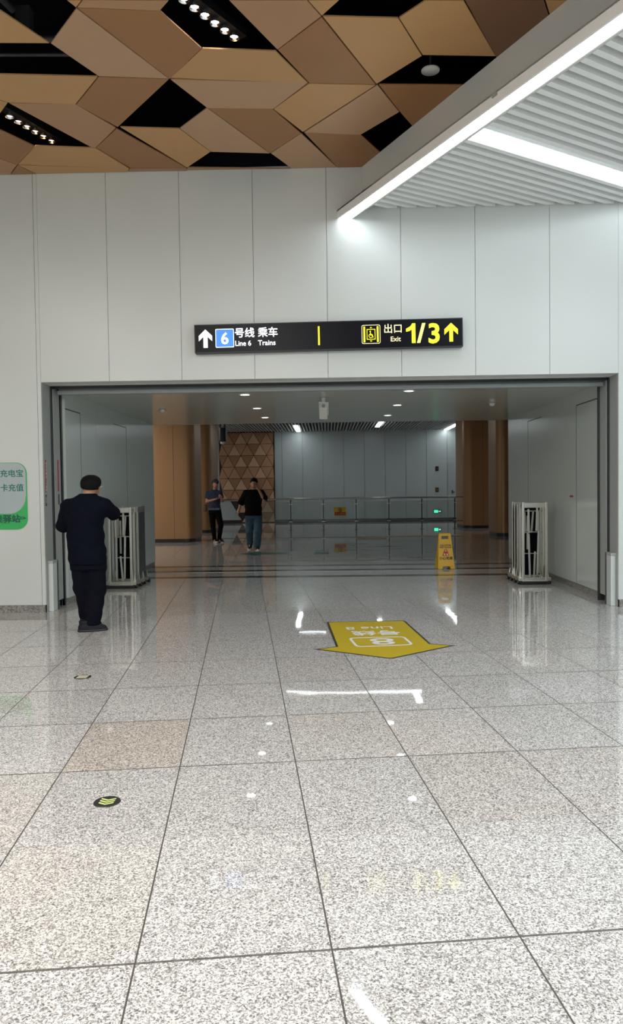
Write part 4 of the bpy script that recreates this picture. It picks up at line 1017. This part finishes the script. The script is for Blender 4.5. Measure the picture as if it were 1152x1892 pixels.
Cp = SDF((-.16, -.30, 1.6), (.26, .16, 1.82), .008); Cp.ell((.008, -.035, 1.655), (.094, .108, .095), .02, (-.15, 0, .5)); Cp.cutz(1.655)
Cp.cap((.05, -.11, 1.665), .055, (.085, -.17, 1.650), .045, .0); 
G_ = np.meshgrid(*[Cp.lo[i]+Cp.h*np.arange(Cp.n[i]) for i in range(3)], indexing='ij')
Cp.d = np.where(G_[1] < -.125, np.maximum(Cp.d, np.abs(G_[2]-1.66)-.010), Cp.d).astype(np.float32); Cp.build('cap', mat('dark_cap', (.02, .022, .035), .7), P2_, 1)
shoe(P2_, -.035, .03, 0, PI+.35, ms=M_solew, toe=M_solew); shoe(P2_, .085, .16, 0, PI+.6, ms=M_solew)
ph = empty('mobile_phone', (-2.862, 19.97, 1.315), 'black mobile phone in the hands of the man in the cap', 'phone', rot=(-.9, .35, .5))
MB().box(-.038, .038, -.004, .004, -.078, .078).build('case', M_phone, ph, bevel=.003); MB().box(-.034, .034, .004, .005, -.072, .072).build('screen', M_screen, ph)
bg = empty('shoulder_bag', (-3.36, 20.24, .86), 'small brown bag hanging at the side of the man in the cap', 'bag')
bs = SDF((-.12, -.09, -.02), (.12, .09, .26), .008); bs.loft([(.0, 0, 0, .05, .04), (.06, 0, 0, .06, .045), (.17, 0, 0, .055, .035), (.2, 0, 0, .03, .02)], .02); bs.build('pouch', mat('bag_brown', (.12, .07, .04), .7), bg, 1)
MB().tube((0, 0, .19), (.03, .0, .28), .006).tube((.03, .0, .28), (.06, .09, .50), .006).build('strap', mat('bag_strap', (.35, .30, .25), .7), bg)

# ---- man walking towards the camera, one hand raised to his face
P3_ = empty('person', (-1.78, 17.4, 0), 'person in oversized black tee and blue jeans walking forward, hand raised to face', 'person')
B = SDF((-.50, -.50, -.02), (.50, .60, 1.80), .009)
B.loft([(.85, .02, .08, .145, .10), (1.0, .02, .08, .14, .10), (1.2, .03, .06, .16, .105), (1.36, .04, .05, .18, .095), (1.43, .045, .04, .10, .075)], .04)
B.cap((.045, .04, 1.40), .056, (.06, .0, 1.51), .054, .03); B.ell((.062, -.01, 1.595), (.078, .098, .108), .02, (-.35, 0, 0)); B.ell((.064, -.07, 1.535), (.056, .055, .052), .03); B.cap((.064, -.118, 1.57), .011, (.064, -.128, 1.548), .014, .01)
for s_ in (-1, 1): B.ell((.062+s_*.08, .0, 1.575), (.012, .02, .032), .006)
B.cap((-.14, .05, 1.38), .052, (-.27, .09, 1.12), .040, .03).cap((-.27, .09, 1.12), .038, (-.315, .02, .93), .027, .02); hand(B, (-.315, .02, .945), (-.12, -.25, -1), (.8, -.1, 0), .5, 1)
B.cap((.225, .05, 1.38), .052, (.30, -.10, 1.20), .042, .03).cap((.30, -.10, 1.20), .038, (.19, -.13, 1.43), .027, .02); hand(B, (.19, -.13, 1.43), (-.35, -.05, 1), (-.5, .8, .0), .8, 1)
for pts_ in (((-.06, .08, .86), (-.08, .14, .50), (-.105, .42, .15), (-.10, .33, .06)), ((.13, .08, .86), (.14, -.0, .47), (.105, .05, .08), (.125, -.06, .04))):
    B.cap(pts_[0], .085, pts_[1], .055, .03).cap(pts_[1], .053, pts_[2], .036, .02).cap(pts_[2], .036, pts_[3], .028, .02)
B.build('body', M_skin, P3_, 1)
T = SDF((-.45, -.35, .76), (.48, .35, 1.52), .009)
T.loft([(.83, .028, .07, .205, .15), (.95, .028, .07, .20, .15), (1.15, .03, .06, .20, .145), (1.33, .04, .05, .225, .125), (1.40, .045, .045, .17, .10), (1.45, .05, .035, .085, .075)], .03, wr=.007)
T.cap((-.135, .05, 1.36), .085, (-.285, .085, 1.10), .078, .05, flat=True, wr=.007).cap((.225, .05, 1.36), .085, (.30, -.06, 1.245), .080, .05, wr=.006).cap((.30, -.06, 1.245), .078, (.285, -.10, 1.27), .07, .03, flat=True)
T.build('shirt', M_blk, P3_, 1)
Q = SDF((-.32, -.26, .0), (.36, .62, .98), .009)
Q.loft([(.76, .03, .07, .165, .125), (.90, .03, .07, .16, .12)], .03)
for pts_ in (((-.06, .08, .82), (-.075, .13, .50), (-.105, .44, .13)), ((.13, .08, .82), (.14, .0, .47), (.105, .05, .08))):
    Q.cap(pts_[0], .11, pts_[1], .095, .03, wr=.006).cap(pts_[1], .095, pts_[2], .08, .02, flat=True, wr=.009)
Q.cutz(.06); Q.build('jeans', M_jeans, P3_, 1)
Hh = SDF((-.08, -.18, 1.48), (.20, .16, 1.76), .008); Hh.ell((.062, .005, 1.63), (.092, .105, .095), .02, (-.35, 0, 0))
G_ = np.meshgrid(*[Hh.lo[i]+Hh.h*np.arange(Hh.n[i]) for i in range(3)], indexing='ij')
Hh.d = np.maximum(Hh.d, np.where(G_[1] < -.02, 1.605-G_[2], 1.55-G_[2])).astype(np.float32); Hh.build('hair', M_hair, P3_, 1)
shoe(P3_, .115, .02, 0, PI+.25, ms=M_solew, toe=M_solew); shoe(P3_, -.10, .46, .07, PI, pitch=-.5, ms=M_solew, toe=M_solew)

# eyes of the two men who face the viewer
for P_, cs in ((P3_, ((.034, -.098, 1.588), (.092, -.098, 1.588))), (P2_, ((.030, -.136, 1.625), (.078, -.118, 1.625)))):
    for c in cs:
        e_ = MB().lathe([(0, -.006), (.006, -.005), (.0095, 0), (.006, .005), (0, .006)], (0, 0, 0), 12).build('eye', M_hair, P_, True)
        e_.location = c
# wet streaks left by mopping, in front of the railing
M_water = mat('thin_water_film', (.06, .065, .06), .02, Specular_IOR_Level=.9)
noisy(M_water, 3, .1, .55, 7, stretch=(1, 1, 1))
pr2 = random.Random(5)
wt = MB()
for i in range(16):
    cx_, cy_ = pr2.uniform(-.2, 2.6), pr2.uniform(14.6, 19.5)
    n_p = 14; rx_, ry_ = pr2.uniform(.08, .34), pr2.uniform(.04, .14)
    wt.prism([(cx_+rx_*pr2.uniform(.7, 1.15)*math.cos(2*PI*k/n_p), cy_+ry_*pr2.uniform(.7, 1.2)*math.sin(2*PI*k/n_p)) for k in range(n_p)], 0, .0015)
w_o = wt.build('water_streaks', M_water)
tag(w_o, 'scattered glinting wet streaks on the far floor behind the caution sign', 'water', kind='stuff')
